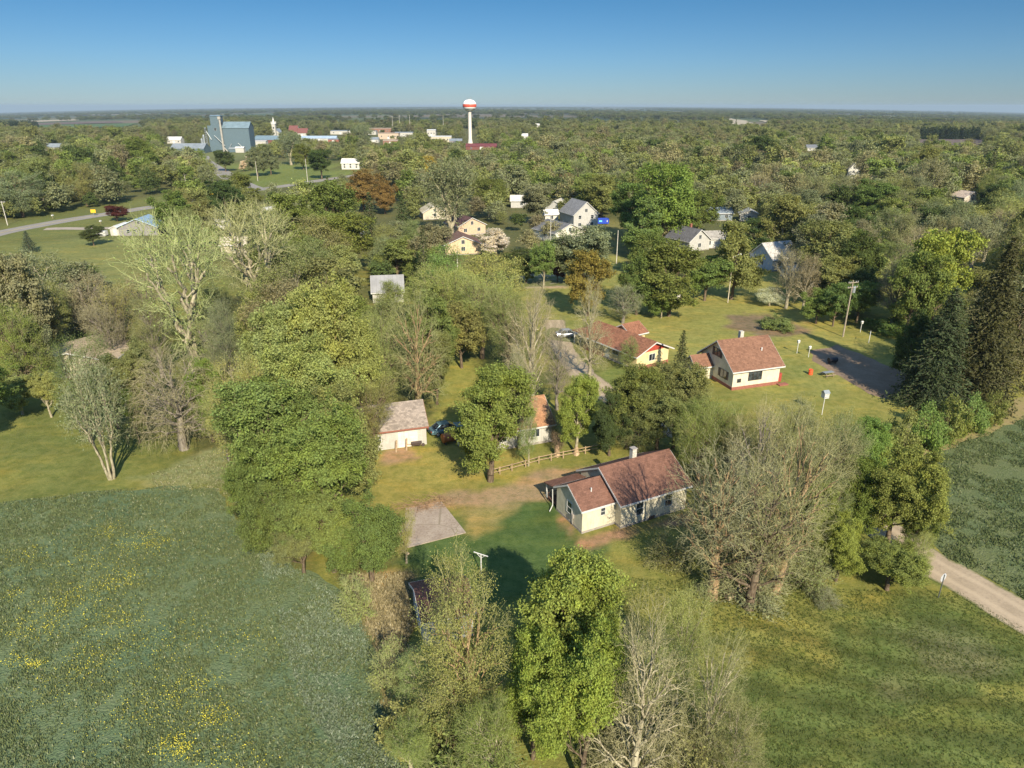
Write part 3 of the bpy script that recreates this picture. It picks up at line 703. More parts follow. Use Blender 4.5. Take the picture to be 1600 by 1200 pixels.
# ================================================================ BUILDINGS
M_TRIM = mat_plain('white trim', (0.55, 0.545, 0.52), 0.5, 0.08)
M_DARK = mat_plain('dark frame', (0.07, 0.05, 0.045), 0.6, 0.2)
M_FOUND = mat_plain('grey foundation', (0.30, 0.27, 0.24), 0.9, 0.3)
M_WOODB = mat_plain('weathered wood', (0.33, 0.24, 0.15), 0.85, 0.35, 5)
GL = mat_glass()
def rot2(x, y, a): return (x*math.cos(a)-y*math.sin(a), x*math.sin(a)+y*math.cos(a))
def window(par, x, z, w_, h_, side='f', c=0.0, frame=None, mull='cross', name='window'):
    """side f: wall facing -y at y=c; l: wall facing -x at x=c; x = position along the wall"""
    fr = MB(); t = 0.07 if w_ > 0.6 else 0.05; d = 0.05
    bars = [(-w_/2-t, -h_/2-t, w_/2+t, -h_/2), (-w_/2-t, h_/2, w_/2+t, h_/2+t), (-w_/2-t, -h_/2, -w_/2, h_/2), (w_/2, -h_/2, w_/2+t, h_/2)]
    if mull in ('cross', 'h'): bars.append((-w_/2, -0.02, w_/2, 0.02))
    if mull in ('v', 'triple'): bars += [(q*w_-0.025, -h_/2, q*w_+0.025, h_/2) for q in ((0,) if mull == 'v' else (-.17, .17))]
    def P(u, v, dd):
        if side == 'f': return (x+u, c-dd, z+v)
        if side == 'b': return (x-u, c+dd, z+v)
        if side == 'l': return (c-dd, x-u, z+v)
        return (c+dd, x+u, z+v)
    vec = {'f': (0, -d, 0), 'b': (0, d, 0), 'l': (-d, 0, 0), 'r': (d, 0, 0)}[side]
    for a, b, e, g in bars: fr.prism([P(a, b, 0.003), P(e, b, 0.003), P(e, g, 0.003), P(a, g, 0.003)], vec)
    f = fr.build(name, frame or M_TRIM, par)
    pn = MB(); pn.prism([P(-w_/2, -h_/2, 0.004), P(w_/2, -h_/2, 0.004), P(w_/2, h_/2, 0.004), P(-w_/2, h_/2, 0.004)], tuple(q*0.3 for q in vec))
    pn.build('pane', GL, f); return f
def gable(par, x0, x1, y0, y1, eave, ridge, wallm, roofm, over=0.35, trim=None, axis_='x', z0=0.0, names=('wall', 'roof'), th=0.13, found=0.0):
    """gabled block; ridge runs along local x (or y)"""
    def S(p): return p
    if axis_ == 'y':
        def S(p): return (p[1], p[0], p[2])
        x0, x1, y0, y1 = y0, y1, x0, x1
    ym = (y0+y1)/2; wl = MB()
    wl.prism([S((x0, y0, z0+found)), S((x0, y1, z0+found)), S((x0, y1, eave)), S((x0, ym, ridge-0.03)), S((x0, y0, eave))], S((x1-x0, 0, 0)))
    wall = wl.build(names[0], wallm, par)
    if found > 0: MB().box(*[*S((x0-0.02, y0-0.02, z0)), *S((x1+0.02, y1+0.02, z0+found-0.003))]).build('foundation', M_FOUND, par)
    sl = (ridge-eave)/((y1-y0)/2); rf = MB(); ez = eave-sl*over
    for s in (0, 1):
        ye = y0-over if s == 0 else y1+over
        a = S((x0-over, ye, ez)); b = S((x0-over, ym, ridge)); dz = th
        rf.prism([a, b, (b[0], b[1], b[2]+dz), (a[0], a[1], a[2]+dz)], S((x1-x0+2*over, 0, 0)))
    # mend the ridge: shift halves apart by nothing, cap on top
    roof = rf.build(names[1], roofm, par)
    cap = MB(); cap.prism([S((x0-over-0.01, ym-0.16, ridge+th-0.16*sl+0.012)), S((x0-over-0.01, ym, ridge+th+0.03)), S((x0-over-0.01, ym+0.16, ridge+th-0.16*sl+0.012))], S((x1-x0+2*over+0.02, 0, 0)))
    cap.build('ridge_cap', roofm, roof)
    if trim:
        tr = MB()
        for xa in (x0-over-0.03, x1+over+0.003):
            for s in (0, 1):
                ye = y0-over-0.02 if s == 0 else y1+over+0.02
                a = S((xa, ye, ez-0.10)); b = S((xa, ym, ridge-0.08)); dz = 0.10+th
                tr.prism([a, b, (b[0], b[1], b[2]+dz-0.03), (a[0], a[1], a[2]+dz-0.03)], S((0.027, 0, 0)))
        for s in (0, 1):
            ye = y0-over-0.045 if s == 0 else y1+over+0.003
            tr.prism([S((x0-over, ye, ez-0.09)), S((x0-over, ye+0.04, ez-0.09)), S((x0-over, ye+0.04, ez+th-0.02)), S((x0-over, ye, ez+th-0.02))], S((x1-x0+2*over, 0, 0)))
        tr.build('fascia', trim, roof)
    return wall, roof
def chimney(roof, x, y, z0, z1, s=0.55, mat=None, cap=True):
    b = MB(); b.box(x-s/2, y-s/2, z0, x+s/2, y+s/2, z1)
    o = b.build('chimney', mat or M_FOUND, roof)
    return o
def place(label, px, py, yaw, lx=0, ly=0, name='house', cat='house', z=0, group=None):
    """Empty whose local point (lx, ly) stands on photo ground point (px, py)"""
    X, Y = G(px, py); dx, dy = rot2(lx, ly, R(yaw))
    return empty(name, (X-dx, Y-dy, z+float(zterr(X, Y))), R(yaw), label, cat, group)
BLD = []   # px box kept free of filler trees: x0, y0, x1, y1

# ---- front house
S_CREAM = mat_siding('cream siding', (0.58, 0.53, 0.40)); R_BROWN = mat_shingle('red brown shingles', (0.165, 0.085, 0.060), 0.22)
fh = place('cream sided house with red brown roof and a small front wing, foreground', 969, 826, 27)
gable(fh, 0, 8.4, 0, 7.6, 3.05, 5.2, S_CREAM, R_BROWN, 0.4, M_TRIM, found=0.25)
mr = [c for c in fh.children if c.name.startswith('roof')][0]
gable(fh, -4.0, -0.004, 1.0, 6.0, 2.85, 4.35, S_CREAM, R_BROWN, 0.28, M_TRIM, found=0.25, names=('wing_wall', 'wing_roof'))
wr = [c for c in fh.children if c.name.startswith('wing_roof')][0]
M_CHIM = mat_plain('pale chimney block', (0.45, 0.42, 0.36), 0.9, 0.3, 6)
ch = chimney(mr, 4.4, 4.4, 4.4, 6.1, 0.55, M_CHIM); b = MB(); b.box(4.08, 4.08, 6.1, 4.72, 4.72, 6.2).build('chimney_cap', M_FOUND, ch)
pv = MB(); pv.tube((-2.2, 2.3, 3.4), (-2.2, 2.3, 4.15), 0.07, n=10); pv.box(-2.45, 2.0, 3.46, -2.0, 2.4, 3.55); pv.build('roof_vent', M_TRIM, wr)
window(fh, 2.3, 1.75, 0.85, 1.45, 'f', 0.0, mull='h'); window(fh, 6.0, 1.8, 0.85, 1.5, 'f', 0.0, mull='h')
window(fh, -1.55, 1.95, 0.5, 0.8, 'f', 1.0, mull='h'); window(fh, 3.4, 1.75, 0.9, 1.3, 'l', -4.0, mull='h')
window(fh, 6.8, 1.9, 0.5, 0.9, 'l', 0.0, mull='h')
MB().box(3.6, -0.08, 0.02, 4.3, -0.003, 0.42).build('basement_hatch', M_DARK, fh)
mb = MB(); mb.tube((-4.09, 2.6, 0.25), (-4.09, 2.6, 1.3), 0.035, n=8); mb.box(-4.22, 2.45, 1.0, -4.02, 2.75, 1.45); mb.build('meter_box', M_FOUND, fh)
# side deck with a lean-to porch roof behind the wing
M_DECK = mat_plain('dark red brown deck boards', (0.10, 0.055, 0.04), 0.85, 0.3, 5)
dk = MB()
for i in range(14): dk.box(-3.9+i*0.28, 6.03, 0.42, -3.66+i*0.28, 8.1, 0.47)
for x in (-3.8, -0.3):
    for y in (6.2, 8.0): dk.box(x-0.07, y-0.07, 0, x+0.07, y+0.07, 0.42)
dk.build('deck', M_DECK, fh)
pr = MB(); pr.prism([(-4.28, 6.3, 2.62), (-4.28, 8.3, 2.22), (-4.28, 8.3, 2.32), (-4.28, 6.3, 2.74)], (4.26, 0, 0)); pr.build('porch_roof', R_BROWN, fh)
for x in (-4.05, -0.5): MB().box(x-0.06, 8.0, 0.45, x+0.06, 8.12, 2.26).build('porch_post', M_TRIM, fh)
rl = MB()
for z in (0.95, 1.35): rl.box(-3.98, 8.03, z, -0.56, 8.09, z+0.06)
for i in range(12): rl.box(-3.85+i*0.28, 8.04, 0.48, -3.81+i*0.28, 8.08, 0.945)
rl.build('porch_railing', M_DECK, fh)
dn = MB(); dn.tube((-4.45, 6.15, 2.55), (-4.3, 6.3, 0.5), 0.05, n=8); dn.tube((-4.3, 6.3, 0.5), (-4.9, 5.9, 0.12), 0.05, n=8); dn.build('downspout', M_TRIM, fh)
dr = MB(); dr.box(-2.4, 6.003, 0.45, -1.5, 6.05, 2.4); dd = dr.build('door', M_TRIM, fh); MB().box(-1.66, 6.053, 1.35, -1.6, 6.10, 1.42).build('handle', M_DARK, dd)
BLD.append((850, 690, 1085, 850))

# ---- one and a half storey cream house
S_CR2 = mat_siding('pale cream siding', (0.60, 0.55, 0.42)); R_BR2 = mat_shingle('brown shingles', (0.20, 0.105, 0.068), 0.22)
M_REDB = mat_plain('painted red brick base', (0.26, 0.10, 0.07), 0.85, 0.3, 8)
h2 = place('pale cream storey and a half house with brown roof beside the dark soil plot', 1143, 610, 18)
gable(h2, 0, 8.3, 0, 8.8, 3.35, 6.5, S_CR2, R_BR2, 0.5, M_TRIM, found=0.0)
mr = [c for c in h2.children if c.name.startswith('roof')][0]
MB().box(-0.05, -0.06, 0, 8.35, -0.003, 0.5).box(-0.06, 0, 0, -0.003, 8.8, 0.5).box(8.0, -0.9, 0, 9.6, -0.07, 0.18).build('foundation', M_REDB, h2)
chimney(mr, 4.2, 5.0, 5.6, 7.5, 0.6, M_CHIM)
MB().tube((6.2, 2.2, 4.8), (6.2, 2.2, 5.5), 0.1, n=10).build('roof_vent', M_TRIM, mr)
window(h2, 3.9, 1.95, 2.3, 1.35, 'f', 0, M_DARK, 'triple'); window(h2, 1.1, 1.45, 0.6, 0.5, 'f', 0, M_DARK, 'h')
window(h2, 4.6, 4.6, 1.5, 1.1, 'l', 0, M_DARK, 'v'); window(h2, 2.5, 1.8, 1.6, 1.25, 'l', 0, M_DARK, 'v')
for yc, zc, hw in ((4.6, 4.6, 0.75), (2.5, 1.8, 0.8)):
    for s in (-1, 1): MB().box(-0.06, yc+s*(hw+0.32)-0.2, zc-0.65, -0.004, yc+s*(hw+0.32)+0.2, zc+0.65).build('shutter', M_DARK, h2)
gable(h2, -3.1, -0.004, 5.3, 8.3, 2.3, 3.6, S_CR2, R_BR2, 0.3, M_TRIM, names=('porch_wall', 'porch_roof'))
dr = MB(); dr.box(-3.16, 6.3, 0.1, -3.104, 7.2, 2.15); dd = dr.build('door', M_TRIM, h2); MB().box(-3.22, 6.4, 1.0, -3.163, 6.48, 1.08).build('handle', M_DARK, dd)
gable(h2, 8.304, 9.5, 4.5, 7.5, 2.4, 3.2, S_CR2, R_BR2, 0.3, M_TRIM, names=('entry_wall', 'entry_roof'))
M_RED = mat_plain('red paint', (0.32, 0.06, 0.04), 0.5, 0.15)
MB().box(8.304, 0.3, 0.2, 9.1, 1.4, 1.6).build('red_porch_panel', M_RED, h2)
BLD.append((1085, 515, 1225, 612))

# ---- long ranch house
S_YEL = mat_siding('yellow cream siding', (0.66, 0.54, 0.30)); R_BR3 = mat_shingle('warm brown shingles', (0.23, 0.105, 0.062))
S_REDG = mat_siding('dark red gable boards', (0.36, 0.06, 0.04), 0.25)
h3 = place('long low ranch house with warm brown roof and red gable end', 1043, 566, -56, 11.5, 0)
def ranch(par):
    gable(par, -2.0, 11.5, 0, 7.2, 2.75, 4.3, S_YEL, R_BR3, 0.65, M_TRIM, found=0.3)
    g = MB(); g.prism([(11.51, 0.25, 2.8), (11.51, 3.6, 4.2), (11.51, 6.95, 2.8)], (0.05, 0, 0)); g.build('gable_panel', S_REDG, par)
    b = MB(); b.box(11.52, -0.05, 0, 11.6, 7.2, 0.55); b.build('brick_base', M_REDB, par)
    M_BRW = mat_plain('dark brown brick', (0.16, 0.07, 0.05), 0.9, 0.3, 8)
    MB().box(-1.9, -0.07, 0, 3.4, -0.004, 1.2).build('brick_skirt', M_BRW, par)
    for x, w_ in ((-0.6, 1.3), (2.2, 1.3), (6.4, 1.4), (9.2, 1.2)): window(par, x, 1.9, w_, 1.1, 'f', 0, M_TRIM, 'v')
    window(par, 3.4, 1.7, 1.3, 1.1, 'r', 11.5, M_TRIM, 'v')
    dr = MB(); dr.box(4.0, -0.06, 0.3, 4.95, -0.004, 2.35); dd = dr.build('door', M_TRIM, par); MB().box(4.8, -0.1, 1.2, 4.87, -0.063, 1.3).build('handle', M_DARK, dd)
    gable(par, -1.8, 2.6, 7.204, 10.4, 2.6, 3.8, S_YEL, R_BR3, 0.5, M_TRIM, axis_='y', names=('rear_wall', 'rear_roof'))
    for x in (-3.2, -4.9): MB().box(x-0.07, 0.3, 0, x+0.07, 0.44, 2.45).build('carport_post', M_TRIM, par)
    MB().box(-5.3, 0.1, 2.45, -2.7, 6.8, 2.6).build('carport_roof', R_BR3, par)
ranch(h3); h3.rotation_euler[2] = R(-56)
X, Y = G(1043, 566); dx, dy = rot2(11.5, 7.2, R(-56)); h3.location = (X-dx+0.0, Y-dy, 0)
BLD.append((925, 490, 1055, 570))

# ---- garage behind the slab
S_WHT = mat_siding('old white boards', (0.44, 0.425, 0.385), 0.22, dirt=0.3); R_GREY = mat_shingle('old grey shingles', (0.27, 0.225, 0.19))
R_REDOLD = mat_shingle('old red brown roof', (0.13, 0.065, 0.05))
g1 = place('old white garage with worn grey roof, half behind leafy trees', 667, 694, 17, 4.2, 0, cat='garage', name='garage')
gable(g1, -4.4, 4.2, 0, 6.6, 2.7, 4.7, S_WHT, R_GREY, 0.3, mat_plain('reddish eave board', (0.25, 0.10, 0.07)))
d = MB(); d.box(0.6, -0.06, 0.03, 3.1, -0.004, 2.15); dd = d.build('garage_door', mat_siding('garage door', (0.68, 0.62, 0.52), 0.5), g1)
window(g1, -1.9, 1.5, 0.8, 0.9, 'f', 0)
w2 = MB(); w2.box(-8.2, 0.4, 0, -4.404, 5.2, 2.1); w2.build('lean_to_wall', S_WHT, g1)
w2 = MB(); w2.prism([(-8.5, 0.2, 2.11), (-8.5, 5.4, 2.11), (-8.5, 5.4, 2.25), (-8.5, 0.2, 2.25)], (4.08, 0, 0)); w2.build('lean_to_roof', R_GREY, g1)
BLD.append((575, 630, 675, 715))

# ---- dark shed under the near trees
S_GRY = mat_siding('blue grey boards', (0.42, 0.45, 0.46), 0.2, True)
s1 = place('small grey shed with dark red roof under the near budding tree', 664, 1010, 18, 0, 0, name='shed', cat='shed')
gable(s1, 0, 4.0, 0, 4.8, 2.5, 3.7, S_GRY, R_REDOLD, 0.25, M_TRIM)
dr = MB(); dr.box(-0.05, 2.2, 0.02, -0.004, 3.5, 2.1); dr.build('door', mat_siding('shed door', (0.36, 0.39, 0.4), 0.3, True), s1)
window(s1, 2.0, 1.4, 0.8, 0.7, 'f', 0)

# ---- orange roofed house hidden among the trees
R_ORG = mat_shingle('orange brown shingles', (0.32, 0.17, 0.09))
h4 = place('white walled house with orange brown roof between two leafy trees', 862, 690, 20, 4.5, 0)
gable(h4, -4.6, 4.5, 0, 7.4, 2.7, 4.9, S_WHT, R_ORG, 0.4, M_TRIM, found=0.3)
window(h4, 2.2, 1.6, 1.1, 1.0, 'f', 0, mull='v'); window(h4, -2.2, 1.6, 1.1, 1.0, 'f', 0, mull='v')
dr = MB(); dr.box(-0.4, -0.05, 0.3, 0.5, -0.004, 2.3); dr.build('door', M_TRIM, h4)

# ---- small white barn
M_TIN = mat_metalroof('pale tin', (0.30, 0.295, 0.29))
b1 = place('small white gabled barn with pale metal roof among the thicket', 583, 474, 9, 0, 0, name='barn', cat='barn')
gable(b1, 0, 6.6, 0, 6.2, 2.5, 5.3, S_WHT, M_TIN, 0.3, M_TRIM)
dr = MB(); dr.box(-0.06, 1.6, 0.02, -0.004, 3.8, 2.4); dr.build('barn_door', mat_siding('pale blue barn door', (0.52, 0.56, 0.60), 0.3, True), b1)
window(b1, 4.6, 1.7, 0.8, 0.9, 'f', 0)
BLD.append((570, 430, 632, 480))

# ---- house at the left behind the trees
R_TAN = mat_shingle('tan shingles', (0.36, 0.29, 0.21)); S_TAN = mat_siding('tan siding', (0.50, 0.44, 0.33))
h5 = place('low tan house behind dark shrubs at the left, its gable peeping out', 118, 590, 6)
gable(h5, -6.5, 6.0, 0, 8, 2.7, 4.2, S_TAN, R_TAN, 0.5, M_TRIM, axis_='y', found=0.2)
window(h5, -2.6, 1.6, 1.2, 1.1, 'f', 0, mull='v'); window(h5, 2.6, 1.6, 1.2, 1.1, 'f', 0, mull='v'); window(h5, 0, 3.4, 0.5, 0.5, 'f', 0)
BLD.append((85, 512, 180, 560))

# ---- grey building with blue roof by the highway
M_BLUR = mat_metalroof('pale blue metal', (0.26, 0.38, 0.50)); S_GR2 = mat_siding('grey boards', (0.24, 0.225, 0.225), 0.3)
b2 = place('grey gabled building with pale blue roof beside the highway', 187, 368.5, 4, -6.2, 0, name='building', cat='building')
gable(b2, -6.2, 6.2, 0, 10, 2.9, 5.4, S_GR2, M_BLUR, 0.45, mat_plain('pale blue trim', (0.5, 0.6, 0.72)), axis_='y')
gable(b2, -9.2, -6.204, 0.5, 9, 2.4, 3.1, S_WHT, M_TRIM, 0.2, M_TRIM, axis_='y', names=('annex_wall', 'annex_roof'))
for x, w_ in ((-3.2, 0.9), (-1.2, 1.0), (5.1, 0.9)): window(b2, x, 1.4, w_, 1.1, 'f', 0)
window(b2, 0.6, 4.2, 0.8, 0.8, 'f', 0)
dr = MB(); dr.box(-8.2, 0.44, 0.02, -7.0, 0.496, 2.1); dr.build('door', M_TRIM, b2)
BLD.append((168, 338, 246, 372))

# ---- generic small village houses
def village(label, px, py, yaw, L, W, e, r, wallc, roofc, lx=0, wins=2, axis_='x', name='house', cat='house', chim=False, garage=None, dorm=False, box=True, trim=True):
    wm = mat_siding('siding %g %g %g' % wallc, wallc); rm = mat_shingle('shingle %g %g %g' % roofc, roofc)
    o = place(label, px, py, yaw, lx, 0, name=name, cat=cat)
    wa, ro = gable(o, -L/2, L/2, 0, W, e, r, wm, rm, 0.4, M_TRIM if trim else None, axis_=axis_, found=0.25)
    fw = L
    for i in range(wins):
        window(o, -fw/2+fw*(i+0.5)/wins, min(e-1.1, 1.7), 1.1, 1.1, 'f', 0, mull='v')
        if e > 4: window(o, -fw/2+fw*(i+0.5)/wins, e-1.0, 1.0, 1.1, 'f', 0, mull='h')
    if axis_ == 'y' and r-e > 2: window(o, 0, e+(r-e)*0.3, 0.9, 1.1, 'f', 0, mull='v')
    window(o, W*0.45, min(e-1.1, 1.7), 1.0, 1.1, 'l', -L/2, mull='v')
    dr = MB(); dr.box(-L/2-0.06, W*0.7, 0.25, -L/2-0.004, W*0.7+0.9, 2.3); dr.build('door', M_TRIM, o)
    if chim: chimney(ro, L*0.15, W*0.55, e, r+1.0, 0.6, M_REDB)
    if box:
        p = proj(o.location.x, o.location.y, r); s = FPX/depth(o.location.y); BLD.append((px-L*0.5*s, p[1], px+L*0.5*s, py+2))
    return o
WH = (0.43, 0.42, 0.39); GRR = (0.17, 0.165, 0.17)
h6 = village('tall white two storey house with grey roof next to the blue dumpster', 915, 358, 22, 9.5, 11, 5.2, 9.2, WH, (0.20, 0.20, 0.205), axis_='y', wins=2)
gd = place('', 0, 400, 0); bpy.data.objects.remove(gd)
h7 = village('low cream garage with broad dark grey roof in front of the white house', 890, 378, 33, 11.5, 12, 3.2, 5.6, (0.66, 0.62, 0.52), (0.135, 0.135, 0.14), axis_='y', wins=1, name='garage', cat='garage')
village('brick coloured house with plum brown roof right of the pale cottonwood', 738, 367, 30, 10, 11, 3.2, 5.6, (0.55, 0.40, 0.27), (0.105, 0.06, 0.058), axis_='y', wins=2)
village('tan walled lower house with brown gable in front of the plum roofed house', 724, 398, 12, 10.5, 9, 3.0, 5.2, (0.58, 0.44, 0.28), (0.15, 0.09, 0.07), axis_='y', wins=1)
village('small tan gabled house half hidden left of the pale cottonwood', 680, 343, 16, 9.0, 9, 2.8, 5.2, (0.52, 0.46, 0.34), (0.42, 0.37, 0.27), axis_='y', wins=1)
village('small white house peeping out left of the grey roofed garage', 866, 334, -20, 8, 9, 3, 5, WH, (0.45, 0.42, 0.35), axis_='y', wins=1)
village('bright white garage just behind the grey roofed garage', 862, 346, 10, 5, 5, 2.6, 4.0, (0.55,0.54,0.49), (0.6,0.58,0.52), wins=1, name='garage', cat='garage', box=False)
village('white cottage behind the blossoming shrub, left of the tall white house', 815, 325, 0, 9, 7, 3, 4.8, WH, (0.55, 0.52, 0.46), wins=1)
village('grey roofed house with white gable and brick chimney, centre right', 1092, 392, 30, 8, 10, 3.2, 6.2, WH, (0.12, 0.12, 0.13), axis_='y', wins=1, chim=True)
village('pale grey low annex left of the brick chimney house', 1076, 386, -16, 6, 6, 2.6, 3.6, (0.55,0.60,0.60), (0.16,0.16,0.17), axis_='y', wins=1, box=True)
village('white walled house mostly hidden by the olive tree, centre right', 1118, 388, 8, 9, 7, 3.0, 4.6, (0.55,0.54,0.49), (0.3,0.28,0.25), wins=2)
village('dark blue grey house in deep shade behind the red pickup', 1125, 345, 0, 9, 8, 2.8, 4.4, (0.20, 0.24, 0.27), (0.22, 0.26, 0.30), wins=2)
village('small white shed with a tiny window right of the dark house', 1170, 346, -12, 6.5, 6, 2.6, 4.2, WH, (0.35,0.35,0.34), axis_='y', wins=1, name='shed', cat='shed')
b3 = village('white barn with pale streaked roof behind bare brown trees', 1226, 422, 24, 9, 8.5, 3.2, 6.6, (0.45, 0.48, 0.52), (0.40, 0.38, 0.35), wins=2, name='barn', cat='barn')
village('low white outbuilding right of the streaked roof barn', 1258, 436, 8, 9, 4, 2.2, 2.9, (0.6,0.58,0.55), (0.55,0.52,0.48), wins=1, name='outbuilding', cat='outbuilding', box=False)
village('long low house with grey roof in the trees at the right', 1470, 345, -6, 14, 10, 3, 5.2, (0.42,0.41,0.38), (0.33, 0.34, 0.35), wins=4, box=False)
village('small tan roofed cabin behind the long grey roofed house, far right', 1518, 318, 20, 10, 9, 2.8, 5.0, (0.52, 0.45, 0.38), (0.42, 0.34, 0.28), axis_='y', wins=1)
village('white steep gabled house deep in the wood on the right', 1332, 279, -10, 6.5, 8, 5, 8.5, (0.55,0.54,0.49), (0.5,0.46,0.36), axis_='y', wins=1)
village('dark roofed house with a white gable in the wood, far right', 1270, 236, 0, 11, 9, 3, 5.5, WH, (0.14, 0.15, 0.17), wins=2)
village('white house half hidden at the right edge behind the rusty spruce', 1597, 440, 0, 9, 8, 3, 5, (0.6,0.62,0.66), (0.3,0.3,0.32), wins=2, box=False)
village('small cream cabin among the bare cottonwoods, left of centre', 366, 396, 10, 7, 6, 2.6, 4.2, (0.55,0.48,0.36), (0.5,0.44,0.34), wins=1)
village('small pale cabin left of the two bare cottonwoods', 338, 358, 0, 6, 6, 2.6, 4.2, (0.58,0.56,0.52), (0.52,0.50,0.47), wins=1)
village('small white shed with grey roof below the dark green crowns', 415, 344, -30, 6, 7, 2.6, 4.6, WH, (0.45,0.45,0.44), axis_='y', wins=1, name='shed', cat='shed')
village('white house above the orange tree, near the highway', 548, 265, 0, 12, 8, 4.2, 6.8, (0.55,0.54,0.49), (0.6,0.58,0.53), wins=3)
village('low pale roofed house under the spruce beside the orange tree', 546, 377, 6, 9, 7, 2.4, 3.6, (0.5,0.46,0.4), (0.4,0.37,0.33), wins=2, box=False)
village('white roofed shed behind the parked trees near the big green tree', 1048, 468, -10, 4, 3.5, 2.0, 2.8, (0.62,0.6,0.55), (0.6,0.58,0.53), wins=1, name='shed', cat='shed', box=False)

# ---- grain elevator
M_ELEV = mat_siding('blue grey corrugated steel', (0.095, 0.14, 0.165), 1.2, False, 0.2, 0.35)
M_ELROOF = mat_metalroof('lighter blue steel', (0.19, 0.26, 0.29)); M_GALV = mat_plain('galvanised steel', (0.30, 0.33, 0.34), 0.5, 0.2, 0.3, 0.4)
M_BEIGE = mat_plain('beige steel', (0.33, 0.31, 0.27), 0.6, 0.2, 0.5)
ge = place('large blue grey steel grain elevator with a tall headhouse', 328, 237.5, 3, -19, 0, name='grain_elevator', cat='grain elevator')
gable(ge, -4.6, 19, 0, 16, 23.5, 29, M_ELEV, M_ELROOF, 0.5, M_ELROOF, names=('storage_wall', 'storage_roof'))
MB().box(-18.5, 1.5, 0, -4.604, 15, 25.5).build('tower_wall', M_ELEV, ge)
MB().box(-16, 4, 25.503, -7.2, 13, 34.5).build('headhouse', M_ELEV, ge)
MB().prism([(-16.4, 3.6, 34.5), (-16.4, 13.4, 34.5), (-16.4, 8.5, 35.6)], (9.6, 0, 0)).build('headhouse_roof', M_ELROOF, ge)
window(ge, -11.5, 22.0, 2.0, 2.6, 'f', 1.5, M_TRIM, 'h')
MB().tube((-5.6, -1.2, 0), (-5.6, -1.2, 31.5), 0.9, n=14).tube((-5.6, -1.2, 30), (-7.2, 3, 33.0), 0.8, n=12).tube((-5.6, -1.2, 5), (-1.4, -2.6, 0), 0.5, n=10).build('grain_leg', M_BEIGE, ge)
MB().box(-6.8, -2.6, 31.5, -4.4, 0.2, 34.2).build('leg_head', M_BEIGE, ge)
ct = MB()
for x in (-21.5, -20.5): 
    for y in (2, 3.4): ct.tube((x, y, 0), (x, y, 24), 0.14, n=6)
for i in range(12): ct.box(-21.7, 1.8, 1.9*i+1.5, -20.3, 3.6, 1.9*i+1.62)
ct.build('stair_tower', M_GALV, ge)
for sx in (-23.5, -25.6):
    MB().lathe([(1.0, 0), (1.0, 15.5 if sx > -24 else 12), (0.25, 17 if sx > -24 else 13.3), (0.01, 17.1 if sx > -24 else 13.4)], 18, (sx, 2.5)).build('silo', M_GALV, ge, smooth=False)
for a, b in (((-13, 0.6, 16), (-4, -0.8, 6)), ((2, -0.6, 8), (-1, -1.4, 2.5)), ((8, -0.6, 8.5), (13, -1.4, 3.2)), ((-16, 0.6, 12), (-20, 1.6, 20))): MB().tube(a, b, 0.35, n=8).build('spout', M_GALV, ge)
gable(ge, 0.5, 9.0, -5.5, -0.004, 3.2, 4.6, M_ELEV, M_GALV, 0.4, None, names=('loading_shed_wall', 'loading_shed_roof'))
gable(ge, 8.0, 15.5, -11.0, -5.6, 4.4, 5.6, S_WHT, M_TRIM, 0.3, None, names=('scale_house_wall', 'scale_house_roof'))
BLD.append((318, 178, 402, 244)); ge.scale = (1, 1, 0.9)
def bldg(label, px, py, yaw, L, W, e, r, wm, rm, name='building', cat='building', wins=0):
    o = place(label, px, py, yaw, 0, 0, name=name, cat=cat)
    gable(o, -L/2, L/2, 0, W, e, r, wm, rm, 0.3, None)
    for i in range(wins): window(o, -L/2+L*(i+0.5)/wins, e*0.5, 1.3, 1.4, 'f', 0)
    d = MB(); d.box(-1.4, -0.08, 0.02, 1.4, -0.004, min(e-0.3, 3)); d.build('door', M_TRIM, o)
    s = FPX/depth(o.location.y); BLD.append((px-L/2*s, py-r*s, px+L/2*s, py-r*s*0.45)); return o
bldg('long low steel shed with pale roof left of the grain elevator', 293, 239.5, 0, 30, 16, 4, 8, M_ELEV, M_GALV)
M_MRN = mat_plain('maroon boards', (0.16, 0.06, 0.05), 0.8, 0.2)
bldg('blue grey roofed warehouse right of the grain elevator', 417, 226, 0, 28, 20, 5, 9, M_MRN, M_ELROOF)
bldg('white block building against the elevator right wall', 407, 230.5, 0, 12, 8, 6, 6.6, S_WHT, M_TRIM)
bldg('blue roofed store in a row with the church, left of centre', 498, 221, 2, 42, 14, 3.5, 6, S_WHT, mat_metalroof('blue tin', (0.40,0.50,0.60)))
bldg('red brick store right of the blue roofed store', 521, 223.5, 0, 12, 8, 4.0, 5, M_REDB, M_GALV)
M_TANR = mat_plain('tan flat roof', (0.36, 0.28, 0.21), 0.9, 0.2, 0.2); M_BRK = mat_plain('brick', (0.24, 0.13, 0.09), 0.9, 0.25, 1)
